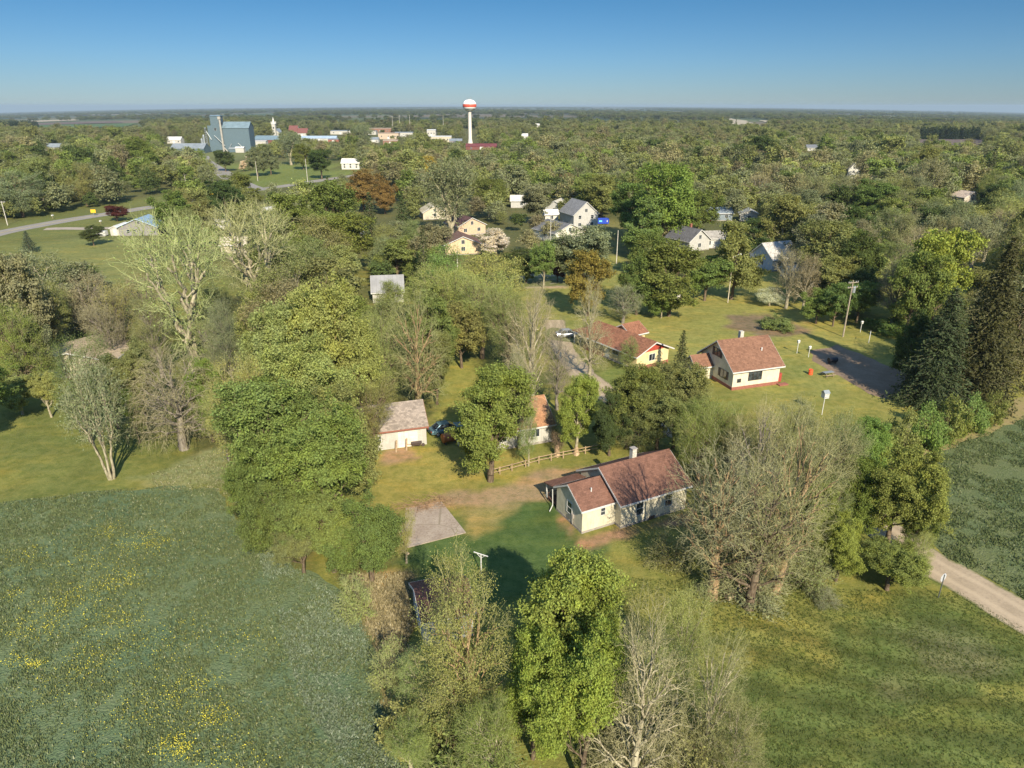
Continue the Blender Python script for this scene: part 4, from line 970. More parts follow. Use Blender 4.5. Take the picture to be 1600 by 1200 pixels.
for a in (('pale roofed main street store beside a maroon neighbour', 532, 210, 30, 15, 5, 5.6, S_WHT, M_GALV),
          ('white main street store with a flat grey top, centre left', 577, 210.5, 20, 15, 5, 5.6, S_WHT, M_GALV),
          ('orange tan roofed main street block, farthest of the town centre', 594, 207, 36, 22, 6, 6.6, M_BRK, M_TANR),
          ('beige main street block in front of the orange tan roof', 607, 217.5, 26, 15, 7, 7.6, mat_plain('beige render', (0.45, 0.36, 0.27), 0.9), M_TANR),
          ('long white main street building with dark front openings', 631, 214.5, 24, 14, 6, 6.6, S_WHT, M_GALV),
          ('small red brick store below the beige block', 610, 226, 16, 10, 4, 5.0, M_BRK, M_TANR),
          ('round topped white shop left of the red brick store', 584, 223, 11, 9, 3.5, 5.8, S_WHT, M_GALV),
          ('bright white town building left of the water tower', 674, 213, 12, 12, 8, 9, S_WHT, M_TRIM),
          ('long cream town building below the bright white one', 688, 222, 26, 10, 6, 6.8, mat_plain('cream render', (0.48, 0.43, 0.33), 0.9), M_TRIM),
          ('grey roofed town building just left of the water tower base', 712, 226, 14, 10, 4, 6, S_GR2, M_GALV),
          ('long maroon roofed building behind the water tower base', 752, 234, 30, 10, 3, 5.5, M_MRN, mat_metalroof('maroon tin', (0.17, 0.05, 0.05))),
          ('white farm sheds at the horizon, left of the elevator', 232, 178.5, 48, 20, 5, 8, S_WHT, M_TRIM),
          ('pale house far left under the wood edge', 82, 237, 14, 9, 4, 7, S_WHT, M_GALV),
          ('white roofed house left of the long steel shed', 272, 224, 16, 9, 4, 7, S_WHT, M_TRIM),
          ('white house with green trees right of the water tower', 838, 201, 13, 9, 6, 9, S_WHT, M_TRIM),
          ('small white gabled house below the white house, right of the tower', 820, 218, 8, 8, 4, 7, S_WHT, M_TRIM),
          ('white farm buildings near the horizon on the right', 1388, 178.5, 36, 20, 5, 8, S_WHT, M_TRIM)):
    bldg(a[0], a[1], a[2], 0, *a[3:], name='store' if 'store' in a[0] or 'shop' in a[0] else 'house' if 'house' in a[0] else 'building', cat='store' if 'store' in a[0] or 'shop' in a[0] else 'house' if 'house' in a[0] else 'building', wins=0 if a[2] < 200 else 3)
# church with steeple and second church
cs = place('white church steeple rising above the trees, left of centre', 430, 215, 0, name='church', cat='church')
MB().box(-2.2, -2.2, 0, 2.2, 2.2, 17).build('tower', S_WHT, cs); MB().box(-2.6, -2.6, 17.003, 2.6, 2.6, 17.8).build('cornice', M_TRIM, cs)
t = MB()
for sx in (-2.2, 2.2):
    for sy in (-2.2, 2.2): t.prism([(sx-.4, sy-.4, 17.8), (sx+.4, sy-.4, 17.8), (sx+.4, sy+.4, 17.8), (sx-.4, sy+.4, 17.8)], (0, 0, 2.6))
t.build('pinnacle', M_TRIM, cs); t = MB(); t.lathe([(1.5, 17.8), (1.4, 20.5), (0.1, 26)], 8); t.build('spire', M_TRIM, cs)
gable(cs, -6, 6, 2.204, 22, 6, 11, S_WHT, M_GALV, 0.3, None, axis_='y', names=('nave_wall', 'nave_roof')); window(cs, 0, 12.5, 1.6, 2.2, 'f', -2.2)
BLD.append((424, 186, 437, 215))
c2 = bldg('cream gabled church hall left of a maroon roof', 458, 213, 0, 12, 16, 6, 14, S_WHT, M_MRN, name='church', cat='church')
c2.children[0].scale = (1, 1, 1)
bldg('maroon roofed house right of the cream church hall', 472, 213, 0, 15, 12, 4.5, 10.5, S_WHT, M_MRN, name='house', cat='house')

# ---- water tower
wt = place('white water tower with a red band on a tall pale column', 735, 231, 0, name='water_tower', cat='water tower')
M_WT = mat_plain('white tank paint', (0.80, 0.79, 0.76), 0.4, 0.06, 0.2)
ZC, RX, RZ = 40.2, 6.8, 5.4
prof = []
for i in range(17):
    a = -math.pi/2+math.pi*i/16; prof.append((max(0.02, RX*math.cos(a)**0.75 if math.cos(a) > 0 else 0.02), ZC+RZ*math.sin(a)))
tk = MB().lathe(prof, 40).build('tank', M_WT, wt, smooth=True)
bd = MB(); bd.lathe([(RX*0.975, ZC-1.6), (RX*1.012, ZC-1.0), (RX*1.02, ZC), (RX*1.0, ZC+1.2)], 40); bd.build('red_band', mat_plain('red band', (0.55, 0.085, 0.05), 0.5, 0.1, 0.2), tk, smooth=True)
M_COL = mat_plain('pale cream column', (0.66, 0.60, 0.52), 0.5, 0.1, 0.2)
MB().lathe([(3.4, -0.2), (2.6, 4), (1.75, 9), (1.65, 33), (2.3, 35.6)], 28).build('column', M_COL, wt, smooth=True)
MB().lathe([(RX-1.2, ZC-2.9), (RX-0.3, ZC-2.9), (RX-0.3, ZC-2.7), (RX-1.2, ZC-2.7)], 32).build('walkway', M_GALV, tk)
an = MB()
for x, y, z in ((-2.6, 0, 3.4), (-1.3, 1.2, 3.0), (1.0, 0.3, 4.2), (2.4, -0.5, 3.2), (0.2, 1.5, 2.6)): an.tube((x, y, ZC+RZ-1.2), (x, y, ZC+RZ+z-1.2), 0.16, n=6)
an.box(-0.8, -0.8, ZC+RZ-0.3, 0.8, 0.8, ZC+RZ+0.6); an.build('antenna', M_GALV, wt)
BLD.append((722, 150, 750, 228)); BLD.append((335, 250, 420, 300))
# ================================================================ TREES OF THE PHOTO, ONE BY ONE
NG = 'trees near the foreground house'
T('leafy', 880, 868, 1100, 195, 'br', 'big bright yellow green leafy tree at the bottom centre', group=NG, jit=0.04)
T('leafy', 835, 985, 1185, 120, 'br', 'bright green crown at the left foot of the biggest bright tree', group=NG, jit=0.04)
T('leafy', 915, 1010, 1230, 150, 'br', 'bright green crown cut by the bottom edge, below the biggest bright tree', group=NG, jit=0.04)
T('leafy', 925, 915, 1120, 110, 'br', 'bright green crown at the right shoulder of the biggest bright tree', group=NG, jit=0.04)
T('sparse', 728, 900, 1140, 200, (.24,.29,.085), 'half bare budding tree leaning over the small grey shed', 'o', group=NG)
T('bare', 1000, 950, 1250, 165, 'tn', 'pale barked bare birch right of the big bright tree at the bottom', 'p', group=NG, jit=0.04)
T('bare', 1112, 1005, 1215, 105, 'ol', 'slender bare sapling on the lower lawn, right of the pale birch', 'p', group=NG)
T('sparse', 1068, 925, 1100, 85, 'pl', 'small yellowish budding tree between the birch and the bare oaks', 'p', group=NG)
T('brush', 985, 1120, 1215, 130, 'tn', 'brown twiggy brush at the foot of the pale birch', group=NG)
T('brush', 1080, 1120, 1230, 120, 'ol', 'olive twiggy brush at the bottom edge under the slender sapling', group=NG)
T('shrub', 700, 1085, 1180, 150, 'gg', 'tangled pale brush below the half bare tree by the shed', group=NG)
T('brush', 745, 1135, 1250, 170, 'gg', 'green brush at the bottom edge left of the bright crown', group=NG, jit=0.04)
T('brush', 650, 1010, 1060, 60, 'tn', 'dry tan brush against the left wall of the grey shed', group=NG)
T('brush', 606, 1000, 1070, 60, 'pl', 'pale brush along the hay field edge left of the shed', group=NG)
T('shrub', 640, 1090, 1160, 90, 'pl', 'pale brush at the field corner near the bottom edge', group=NG)
T('brush', 550, 900, 965, 60, 'pl', 'thin grey green brush standing in the hay field edge', group=NG)
T('sparse', 705, 868, 950, 34, 'gg', 'thin sapling on the dark lawn behind the grey shed', 'p', group=NG)
MG = 'trees of the grove left of the garage'
T('leafy', 500, 458, 690, 140, 'pl', 'tallest pale yellow green crown topping the left grove', 'o', group=MG)
T('leafy', 430, 485, 700, 130, 'pl', 'pale yellow green crown left of the tallest pale one in the grove', 'o', group=MG)
T('leafy', 548, 490, 675, 110, 'pl', 'pale yellow green crown right of the tallest pale one in the grove', 'o', group=MG)
T('leafy', 480, 540, 750, 140, 'pl', 'pale yellow green crown in the middle of the grove', 'o', group=MG)
T('sparse', 592, 488, 640, 100, 'pl', 'pale loose crown at the right shoulder of the grove', 'd', group=MG)
T('sparse', 375, 560, 745, 120, 'pl', 'pale loose crown at the left shoulder of the grove', 'd', group=MG)
T('leafy', 430, 600, 800, 190, 'gg', 'rounded mid green crown in the middle of the grove', group=MG)
T('leafy', 522, 598, 785, 130, 'ol', 'olive green crown touching the garage roof', group=MG)
T('leafy', 500, 655, 850, 165, 'gg', 'mid green crown in front of the olive one by the garage', group=MG)
T('leafy', 398, 695, 832, 110, 'gr', 'lower green crown at the left edge of the grove above the hay field', group=MG)
T('leafy', 440, 745, 872, 115, 'gr', 'low green crown on the field side of the grove', group=MG)
T('leafy', 575, 775, 908, 120, 'gr', 'green crown beside the concrete slab', group=MG)
T('leafy', 515, 770, 893, 120, 'gg', 'slightly lighter green crown at the grove foot', group=MG)
T('leafy', 470, 820, 895, 80, 'ol', 'lowest small crown at the hay field edge of the grove', group=MG)
T('sparse', 632, 805, 880, 44, 'pl', 'small pale sapling at the left corner of the concrete slab', 'p', group=MG)
T('bare', 505, 655, 800, 60, 'tn', 'dead vine hung bare trunk inside the grove', 'o', group=MG)
T('leafy', 765, 575, 752, 150, 'gg', 'broad green tree right of the white garage', group=NG)
T('leafy', 902, 588, 708, 78, 'br', 'narrow bright green tree by the rail fence', 'p', group=NG, jit=0.04)
T('sparse', 826, 640, 728, 40, 'gg', 'small thin tree by the left end of the rail fence', 'p', group=NG)
T('bare', 864, 640, 690, 24, 'rb', 'small reddish bare shrub against the white walled house', 'g', cat='shrub', group=NG)
T('bare', 872, 676, 712, 24, 'rd', 'dark red budding bush left of the narrow bright tree', 'd', cat='shrub', group=NG, jit=0.04)
T('bare', 650, 450, 648, 100, 'ol', 'tall thin tree with an orange leaning trunk behind the garage', 'o', group=NG, lean=(0, R(-6)))
T('leafy', 680, 520, 632, 62, 'ol', 'dark olive tree at the left end of the small back lawn', group=NG)
T('leafy', 672, 450, 545, 70, 'ol', 'olive tree just below the small white barn', group='thicket trees')
TG = 'trees of the thicket behind the back lawn'
for a in ((700, 418, 540, 100, 'pl', 'pale green crown right of the white barn'), (752, 432, 560, 100, 'pl', 'pale green crown over the back lawn'),
          (795, 455, 585, 80, 'gg', 'fresh green crown at the right end of the back lawn'), (720, 480, 575, 80, 'ol', 'olive crown just behind the back lawn'),
          (676, 470, 590, 80, 'gr', 'green crown between the tall thin tree and the back lawn'), (760, 395, 500, 110, 'pl', 'pale crown below the white blossoming tree'),
          (700, 385, 480, 90, 'gg', 'light green crown below the tan gabled house')):
    T('leafy' if a[4] in ('gr', 'ol') else 'sparse', a[0], a[1], a[2], a[3], a[4], a[5], group=TG)
T('bare', 832, 455, 640, 92, 'tn', 'tan bare tree left of the gravel driveway', 'p', group=NG)
T('bare', 812, 545, 700, 60, 'tn', 'tan bare tree in front of the orange brown roof', 'p', group=NG)
T('bare', 872, 500, 640, 55, 'rb', 'brown bare tree on the left side of the dirt road', 'g', group=NG)
T('bare', 925, 440, 592, 62, 'tn', 'tan bare tree standing before the long ranch house', 'p', group='yard trees')
YG = 'yard trees'
T('leafy', 920, 400, 494, 72, 'og', 'upright orange green tree behind the ranch house', group=YG)
T('leafy', 1050, 385, 494, 110, 'gr', 'wide green tree on the lawn behind the ranch house', group=YG)
T('leafy', 998, 400, 492, 72, 'gr', 'rounder green tree left of the wide one behind the ranch house', group=YG)
T('leafy', 1035, 455, 497, 42, 'gg', 'small bright tree at the foot of the wide green tree', 'p', group=YG)
T('bare', 975, 445, 505, 60, 'gy', 'bare grey twigged tree above the ranch roof', 'g', group=YG)
T('spruce', 1066, 514, 592, 38, 'sp', 'small dark spruce between ranch house and cream house', group=YG)
T('sparse', 985, 528, 578, 34, 'gg', 'small leafy tree before the ranch house wall', group=YG)
T('leafy', 985, 572, 700, 110, 'gr', 'dark green tree by the dirt road behind the front house', group=YG)
T('leafy', 1060, 572, 700, 110, 'ol', 'olive tree in the middle of the belt behind the front house', group=YG)
T('leafy', 955, 612, 712, 70, 'dg', 'darkest tree at the left of the belt behind the front house', group=YG)
T('sparse', 1110, 625, 735, 100, 'gg', 'light green tree right of the front house chimney', group=YG)
T('sparse', 1155, 645, 750, 90, 'ol', 'olive budding tree below the cream house', group=YG)
BG = 'bare trees right of the front house'
T('bare', 1130, 685, 935, 190, 'tn', 'large bare tree nearest the front house, its shadow on the roof', 'o', group=BG)
T('bare', 1190, 715, 950, 175, 'ol', 'large pale limbed bare tree, middle of the bare group', 'd', group=BG)
T('bare', 1240, 645, 925, 165, 'ol', 'tallest bare tree with an orange lit trunk beside the lawn', 'o', group=BG)
T('bare', 1185, 640, 820, 120, 'ol', 'bare budding crown behind the large bare trees', 'g', group=BG)
T('sparse', 1265, 660, 850, 110, 'tn', 'yellowish twiggy tree right of the tallest bare tree', 'd', group=BG)
T('sparse', 1320, 655, 810, 100, 'ol', 'olive twiggy tree between the bare group and the shrub row', 'd', group=BG)
T('sparse', 1240, 625, 745, 90, 'gy', 'grey green twiggy tree below the white bird house pole', 'd', group=BG)
T('brush', 1165, 860, 925, 130, 'tn', 'brown brush under the large bare trees', group=BG)
T('brush', 1265, 850, 915, 90, 'ol', 'olive brush right of the orange lit trunk', group=BG)
T('brush', 1050, 830, 880, 80, 'ol', 'low olive brush at the right corner of the front house', group=BG)
T('brush', 1290, 915, 938, 50, 'gy', 'whitish low brush at the edge of the lower lawn', group=BG)
RG = 'leafy trees along the dirt road'
T('leafy', 1405, 705, 855, 125, 'gg', 'tall green tree leaning over the dirt road', group=RG)
T('leafy', 1440, 745, 872, 60, 'gg', 'green crown on the pasture side of the tall road tree', group=RG)
T('leafy', 1350, 725, 850, 90, 'gr', 'green tree left of the tall one over the dirt road', group=RG)
T('leafy', 1318, 805, 908, 76, 'br', 'bright green low tree at the edge of the lower lawn', group=RG)
T('leafy', 1395, 845, 922, 110, 'gg', 'low round green tree where the dirt road comes out', group=RG)
T('sparse', 1437, 830, 905, 50, 'pl', 'pale whitish budding tree beside the road sign', 'p', group=RG)
for i, (x, a, b, w_) in enumerate(((1372, 655, 728, 70), (1412, 640, 715, 66), (1452, 628, 698, 64), (1490, 618, 684, 62), (1524, 614, 672, 50), (1556, 612, 662, 36))):
    T('shrub', x, a, b, w_, 'gg', ('light green willow shrub beside the dry strip, ' + ['nearest of the row', 'second of the row', 'third of the row', 'third from the far end', 'last but one of the row', 'smallest, at the far end of the row'][i]), group='willow shrubs along the dry strip')
CG = 'conifers at the right edge'
T('spruce', 1478, 445, 632, 125, 'sp', 'broad olive dark spruce beside the dark soil plot', group=CG)
T('spruce', 1558, 362, 632, 125, 'rs', 'tallest rusty brown spruce at the right edge', group=CG)
T('spruce', 1600, 400, 600, 80, 'rs', 'rusty spruce cut by the right edge', group=CG)
T('leafy', 1430, 490, 610, 60, 'dg', 'dark tree at the left flank of the broad spruce', group=CG)
T('leafy', 1472, 362, 520, 100, 'br', 'bright yellow green tree behind the broad spruce', group=CG)
T('leafy', 1430, 400, 530, 80, 'gr', 'green tree left of the bright yellow green one, behind the spruces', group=CG)
T('bare', 1405, 405, 515, 80, 'rb', 'brown bare tree behind the dark soil plot', 'g', group=CG)
T('leafy', 1280, 452, 506, 48, 'gg', 'small green tree left of the transformer pole', group=YG)
T('leafy', 1308, 445, 510, 52, 'gr', 'small dark green tree touching the transformer pole', group=YG)
T('leafy', 1345, 440, 504, 60, 'gg', 'small green tree right of the transformer pole', group=YG)
T('shrub', 1395, 492, 520, 70, 'gr', 'low green hedge beyond the shaded lawn', group='hedges', cat='hedge')
T('shrub', 1218, 492, 514, 54, 'ol', 'olive bramble mound in the brown garden patch', group='hedges')
T('sparse', 1204, 450, 478, 46, 'wh', 'low white blossoming bush on the mown lawn edge', 'p', cat='shrub', group='blossoming trees')
T('bare', 1235, 395, 482, 60, 'rb', 'brown bare tree in front of the streaked roof barn', 'p', group=YG)
T('bare', 1262, 400, 486, 50, 'rb', 'thin brown bare tree right of the streaked roof barn', 'p', group=YG)
T('leafy', 1150, 352, 468, 92, 'ol', 'olive tree in front of the white walled house', group=YG)
T('leafy', 1105, 402, 470, 70, 'gg', 'green tree below the pale grey annex', group=YG)
T('leafy', 1290, 350, 455, 90, 'ol', 'olive crown right of the barn', group=YG)
T('leafy', 1345, 365, 470, 80, 'dg', 'dark crown behind the transformer pole trees', group=YG)
T('leafy', 907, 356, 448, 100, 'gy', 'grey green tree before the grey roofed garage', group=YG)
T('leafy', 850, 378, 450, 44, 'gg', 'small street tree on the grey gravel drive', 'p', group=YG)
T('leafy', 872, 398, 440, 32, 'rd', 'dark red bush beside the gravel drive', cat='shrub', group=YG)
T('leafy', 822, 400, 442, 40, 'dg', 'dark bush left of the small street tree', cat='shrub', group=YG)
T('shrub', 815, 388, 408, 70, 'dg', 'clipped dark hedge below the white blossoming tree', cat='hedge', group='hedges')
T('leafy', 775, 358, 400, 54, 'wh', 'round white blossoming tree right of the tan houses', group='blossoming trees')
T('leafy', 1040, 262, 395, 100, 'gg', 'tallest fresh green tree right of the blue dumpster', group=YG)
T('leafy', 985, 290, 372, 80, 'gr', 'green tree just behind the blue dumpster', group=YG)
T('leafy', 1010, 315, 400, 80, 'gg', 'fresh green tree in front of the tallest one by the dumpster', group=YG)
T('leafy', 1095, 300, 365, 60, 'gr', 'green tree left of the red pickup', group=YG)
T('leafy', 940, 275, 340, 80, 'ol', 'olive tree behind the tall white house', group=YG)
T('leafy', 1180, 345, 400, 60, 'dg', 'dark tree right of the small white shed', group=YG)
T('leafy', 840, 288, 352, 56, 'gy', 'whitish budding tree before the white cottage', group=YG)
LG = 'trees of the left yards'
T('vase', 282, 338, 592, 200, 'pl', 'huge pale cottonwood with bare fanned limbs, left of centre', 'p', group=LG)
T('vase', 395, 318, 520, 180, 'pl', 'second bare fanned cottonwood, right of the huge one', 'p', group=LG)
T('weep', 270, 535, 702, 150, 'rb', 'drooping twiggy bare tree on the left lawn', 'g', group=LG)
T('multi', 148, 560, 748, 88, 'gy', 'many stemmed young tree standing alone on the left lawn', 'p', group=LG)
T('sparse', 120, 530, 690, 90, 'gr', 'dark feathery tree in front of the low tan house', group=LG)
T('leafy', 215, 545, 668, 80, 'ol', 'olive tree behind the drooping bare tree', group=LG)
T('leafy', 208, 612, 692, 44, 'br', 'bright low bush left of the drooping bare tree', cat='shrub', group=LG)
T('leafy', 320, 560, 690, 70, 'gg', 'green tree right of the drooping bare tree', group=LG)
T('leafy', 170, 560, 672, 60, 'dg', 'dark green tree behind the many stemmed tree', group=LG)
T('leafy', 70, 585, 652, 52, 'pl', 'small pale tree with a crooked trunk at the left', 'p', group=LG)
T('leafy', 26, 590, 648, 60, 'pl', 'small pale tree with a leaning white trunk near the left edge', 'p', group=LG)
T('leafy', 30, 408, 580, 100, 'gy', 'large green tree at the left edge below the meadow', 'p', group=LG)
T('sparse', 15, 470, 620, 90, 'gg', 'lighter green tree at the left edge below the large one', group=LG)
T('leafy', 45, 500, 610, 60, 'gy', 'green tree between the left edge and the tan house', group=LG)
T('leafy', -70, 560, 700, 130, 'gr', 'tree just outside the left edge casting its shadow on the lawn', group=LG)
for a in ((95, 450, 540, 70, 'tn'), (140, 430, 540, 80, 'rb'), (185, 445, 560, 80, 'ol'), (225, 430, 545, 70, 'rb'), (165, 480, 575, 70, 'rb'), (330, 500, 600, 70, 'ol'), (70, 490, 560, 60, 'rb')):
    T('bare', *a, None, 'g', group='bare thicket trees behind the tan house')
for a in ((335, 450, 540, 70, 'ol'), (445, 420, 520, 80, 'tn'), (490, 375, 480, 80, 'ol'), (400, 455, 560, 80, 'pl'), (515, 410, 500, 80, 'pl')):
    T('sparse', *a, None, 'g', group='budding trees around the fanned cottonwoods')
T('spruce', 42, 360, 394, 30, 'bs', 'lone blue green spruce on the meadow at the left', group=LG)
T('leafy', 143, 354, 384, 34, 'dg', 'lone round dark tree on the meadow left of the grey building', group=LG)
T('leafy', 181, 322, 346, 34, 'rd', 'maroon leaved tree behind the grey building', group=LG)
T('leafy', 275, 300, 366, 66, 'gr', 'green tree right of the grey building', group=LG)
T('leafy', 312, 318, 372, 56, 'ol', 'olive tree right of the green one near the grey building', group=LG)
for a in ((455, 308, 410, 100, 'gr', 'big dark green crown right of the second cottonwood'), (520, 292, 400, 90, 'gr', 'tall green crown above the low pale roof'), (545, 335, 430, 90, 'gr', 'green crown below the dark spruce pair'),
          (425, 330, 390, 70, 'dg', 'dark crown behind the second cottonwood'), (618, 378, 440, 80, 'gg', 'green crown left of the white barn'), (535, 385, 455, 70, 'pl', 'pale crown above the barn roof'),
          (662, 392, 450, 60, 'gg', 'fresh green crown above right of the barn'), (380, 275, 330, 60, 'gr', 'green crown at the highway junction')):
    T('leafy', *a, group='crowns in the middle of the village')
T('spruce', 578, 298, 388, 46, 'sp', 'dark spruce left of its twin, below the orange tree', group='spruces')
T('spruce', 628, 298, 378, 44, 'sp', 'dark spruce right of its twin, below the orange tree', group='spruces')
T('spruce', 811, 228, 290, 28, 'sp', 'lone dark spruce right of the water tower column', group='spruces')
T('spruce', 1304, 232, 268, 20, 'sp', 'slender dark spruce on the left flank of the steep gabled white house', group='spruces')
T('spruce', 1370, 234, 275, 24, 'sp', 'dark spruce right of the steep gabled white house', group='spruces')
T('spruce', 1262, 270, 320, 28, 'sp', 'dark spruce in the wood right of centre', group='spruces')
T('vase', 702, 252, 372, 100, 'gy', 'tall pale grey green cottonwood above the plum roof', 'p', group=YG)
T('leafy', 566, 268, 330, 66, 'orr', 'orange budding tree above the two dark spruces', group='coloured trees')
T('leafy', 600, 285, 335, 40, 'orr', 'duller orange tree right of the brightest orange one', group='coloured trees')
T('leafy', 672, 246, 290, 40, 'ye', 'yellow flowering tree in the village centre', group='coloured trees')
T('leafy', 885, 272, 312, 30, 'rb', 'pinkish brown tree behind the tall white house', group='coloured trees')
T('leafy', 350, 236, 268, 30, 'dg', 'round dark tree before the grain elevator', group='park trees')
T('leafy', 400, 232, 276, 32, 'gy', 'grey green tree in the little park', group='park trees')
T('leafy', 420, 228, 273, 30, 'gy', 'second grey green tree in the little park', group='park trees')
T('leafy', 380, 252, 268, 16, 'wh', 'small white blossoming tree in the little park', group='blossoming trees')
T('leafy', 388, 243, 267, 12, 'wh', 'narrow white blossoming tree beside the grey green park tree', group='blossoming trees')
T('vase', 452, 208, 258, 44, 'gy', 'tall pale tree between the park and the blue roofed store', 'p', group='park trees')
T('leafy', 500, 235, 280, 40, 'dg', 'dark tree right of the little park', group='park trees')
T('leafy', 472, 228, 265, 30, 'gr', 'green tree at the far side of the little park', group='park trees')
T('vase', 567, 196, 240, 40, 'gy', 'tall grey green tree below the main street stores', 'p', group='park trees')

T('sparse', 1095, 640, 760, 90, 'gg', 'green tree behind the nearest bare tree, right of the house roof', group=BG)
T('sparse', 1130, 760, 900, 90, 'ol', 'low olive leafed tree among the large bare trees', group=BG)
T('leafy', 1270, 760, 880, 70, 'gg', 'small green tree at the right foot of the tallest bare tree', group=BG)
T('sparse', 1300, 740, 860, 80, 'ol', 'olive tree before the green road trees', group=BG)
T('sparse', 1195, 820, 925, 80, 'tn', 'tan low tree at the foot of the bare group', group=BG)
T('sparse', 1020, 1010, 1150, 110, 'pl', 'yellow green thin tree between the bright tree and the pale birch', 'p', group=NG, jit=0.04)
T('sparse', 1150, 1090, 1230, 110, 'ol', 'olive thin tree at the bottom edge right of the saplings', 'p', group=NG)
T('sparse', 660, 1010, 1110, 80, 'pl', 'pale thin tree left of the half bare tree', 'p', group=NG)

T('sparse', 582, 596, 716, 84, 'ol', 'olive tree overhanging the left half of the white garage', 'd', group=MG)
T('sparse', 608, 440, 500, 50, 'gg', 'light green bushy tree before the right half of the white barn', 'd', group=TG)

T('leafy', 1030, 600, 712, 100, 'ol', 'olive tree straight behind the front house chimney', group=YG)
T('sparse', 1085, 615, 725, 100, 'gg', 'light green tree above the right end of the front house roof', group=YG)
T('sparse', 1000, 625, 712, 80, 'ol', 'small olive tree just left of the front house chimney', group=YG)
T('sparse', 1205, 650, 770, 100, 'ol', 'olive tree hiding the dirt road below the cream house', group=BG)
T('leafy', 1345, 655, 760, 80, 'gg', 'green tree at the near end of the willow row', group=RG)
T('sparse', 640, 1120, 1210, 100, (.25,.28,.09), 'pale green bushy tree at the bottom edge of the hay field', 'p', group=NG)
T('sparse', 770, 1090, 1240, 110, 'gg', 'green thin tree at the bottom edge left of the bright crowns', 'p', group=NG, jit=0.04)

for a in ((352, 470, 620, 70, 'gy', 'grey green tree between the huge cottonwood and the grove'), (240, 470, 590, 80, 'ol', 'olive thin tree just left of the huge cottonwood trunk'), (60, 440, 570, 80, 'ol', 'olive tree right of the large tree at the left edge'), (345, 600, 720, 60, 'pl', 'pale thin tree at the left flank of the grove')):
    T('sparse', *a, 'g', group=LG)
# ================================================================ FILLER TREES AND THE FAR WOOD
OPEN = [
 [(-60,350),(0,350),(240,310),(330,297),(400,285),(520,268),(560,280),(400,312),(330,325),(252,345),(252,373),(240,400),(215,470),(60,490),(-80,460)],
 [(310,243),(520,250),(560,278),(395,302),(325,285)],
 [(785,440),(880,432),(960,385),(1040,470),(1130,470),(1100,430),(1200,420),(1262,470),(1330,500),(1440,540),(1480,640),(1200,640),(850,620),(820,520)],
 [(925,338),(1005,338),(1010,395),(925,390)],
 [(250,228),(402,228),(402,250),(250,250)],
 [(690,550),(790,550),(800,600),(690,660)],
 [(30,182),(215,182),(235,212),(10,212)], [(1435,216),(1535,216),(1545,247),(1430,247)], [(1130,184),(1195,184),(1205,206),(1140,206)], [(1188,186),(1255,186),(1255,192),(1188,192)],
 [(-200,600),(560,600),(560,800),(-200,800)], [(-900,740),(2500,740),(2500,1400),(-900,1400)], [(1400,640),(1900,560),(1900,1000),(1400,1000)], [(560,640),(1430,640),(1430,760),(560,760)],
 [(160,334),(255,334),(255,380),(160,380)],
]
CLEAR = list(BLD)+[(868,505,920,535),(385,245,525,300),(0,330,235,365),(800,425,885,450),(570,430,632,480),(925,335,1000,375),(562,300,645,352),(545,270,605,305),(668,262,738,325),(660,248,686,274),(745,358,803,395),(1445,360,1500,440),(195,345,370,470)]
def free(x, y, h, r):
    px, py = proj(x, y, 0)
    for P in OPEN:
        if inpoly(px, py, P): return False
    s = FPX/depth(y); tx, ty = proj(x, y, h); m_ = r*s*0.8
    for a, b, c, d in CLEAR:
        if py > d-1 and tx+m_ > a and tx-m_ < c and ty < d-0.35*(d-b): return False
        if abs(py-d) < (d-b)*0.5 and a < px < c: return False
    return True
rf = random.Random(99)
WOODP = [('leafy','gr',3),('leafy','ol',4),('sparse','ol',4),('sparse','tn',3),('leafy','gy',3.5),('sparse','gy',4),('leafy','gg',1.6),('leafy','dg',1.6),('bare','rb',1.5),('spruce','sp',0.9),('sparse','pl',1.5),('vase','gy',0.7)]
hand = np.array([(p[0], p[1], p[2]) for p in PLACED])
cand = []
Y = 98.0
while Y < 1350:
    sp_ = 7.6+Y*0.0045; hwd = 0.80*Y+30; x = -hwd+rf.uniform(0, sp_)
    while x < hwd:
        X = x+rf.uniform(-.42, .42)*sp_; yy = Y+rf.uniform(-.42, .42)*sp_; x += sp_
        big = float(vnoise(X, yy, 60, 40))
        h = rf.uniform(8.5, 15.5)*(0.8+0.35*big); r = h*rf.uniform(0.38, 0.56)
        if float(vnoise(X, yy, 38, 303)) > 0.80 and rf.random() < 0.6: continue
        if rf.random() < 0.22: h *= 0.55; r *= 0.7
        elif rf.random() < 0.12: h *= 1.3; r *= 1.15
        if not free(X, yy, h, r): continue
        if yy < 500:
            d = np.hypot(hand[:, 0]-X, hand[:, 1]-yy)-hand[:, 2]*0.75-r*0.35
            if (d < 0).any(): continue
        # species drift with place
        wsum = [q[2]*(0.3+1.6*float(vnoise(X+900*i, yy, 55, 60+i))) for i, q in enumerate(WOODP)]
        k = rf.choices(range(len(WOODP)), wsum)[0]
        cand.append((yy, X, h, r, k))
    Y += sp_
def size_px(c): return c[2]*c[3]/depth(c[0])**2
inview = []; rest = []
for c in cand:
    px, py = proj(c[1], c[0], c[2]*0.6); (inview if -20 < px < 1620 and py < 1200 else rest).append(c)
inview.sort(key=size_px, reverse=True)
NIND = 296-len([p for p in PLACED if p[7]['category'] == 'tree'])
INDIV, STUFF = inview[:NIND], inview[NIND:]+[c for c in rest if c[0] > 105]
for (y, x, h, r, k) in INDIV:
    kd, cl, _ = WOODP[k]
    if kd == 'spruce': h *= 1.15; r *= 0.55
    if kd == 'vase': h *= 1.15
    put_tree(kd, x, y, h, r, cl, None, rf.choice('dgp'), group='trees between the village houses')
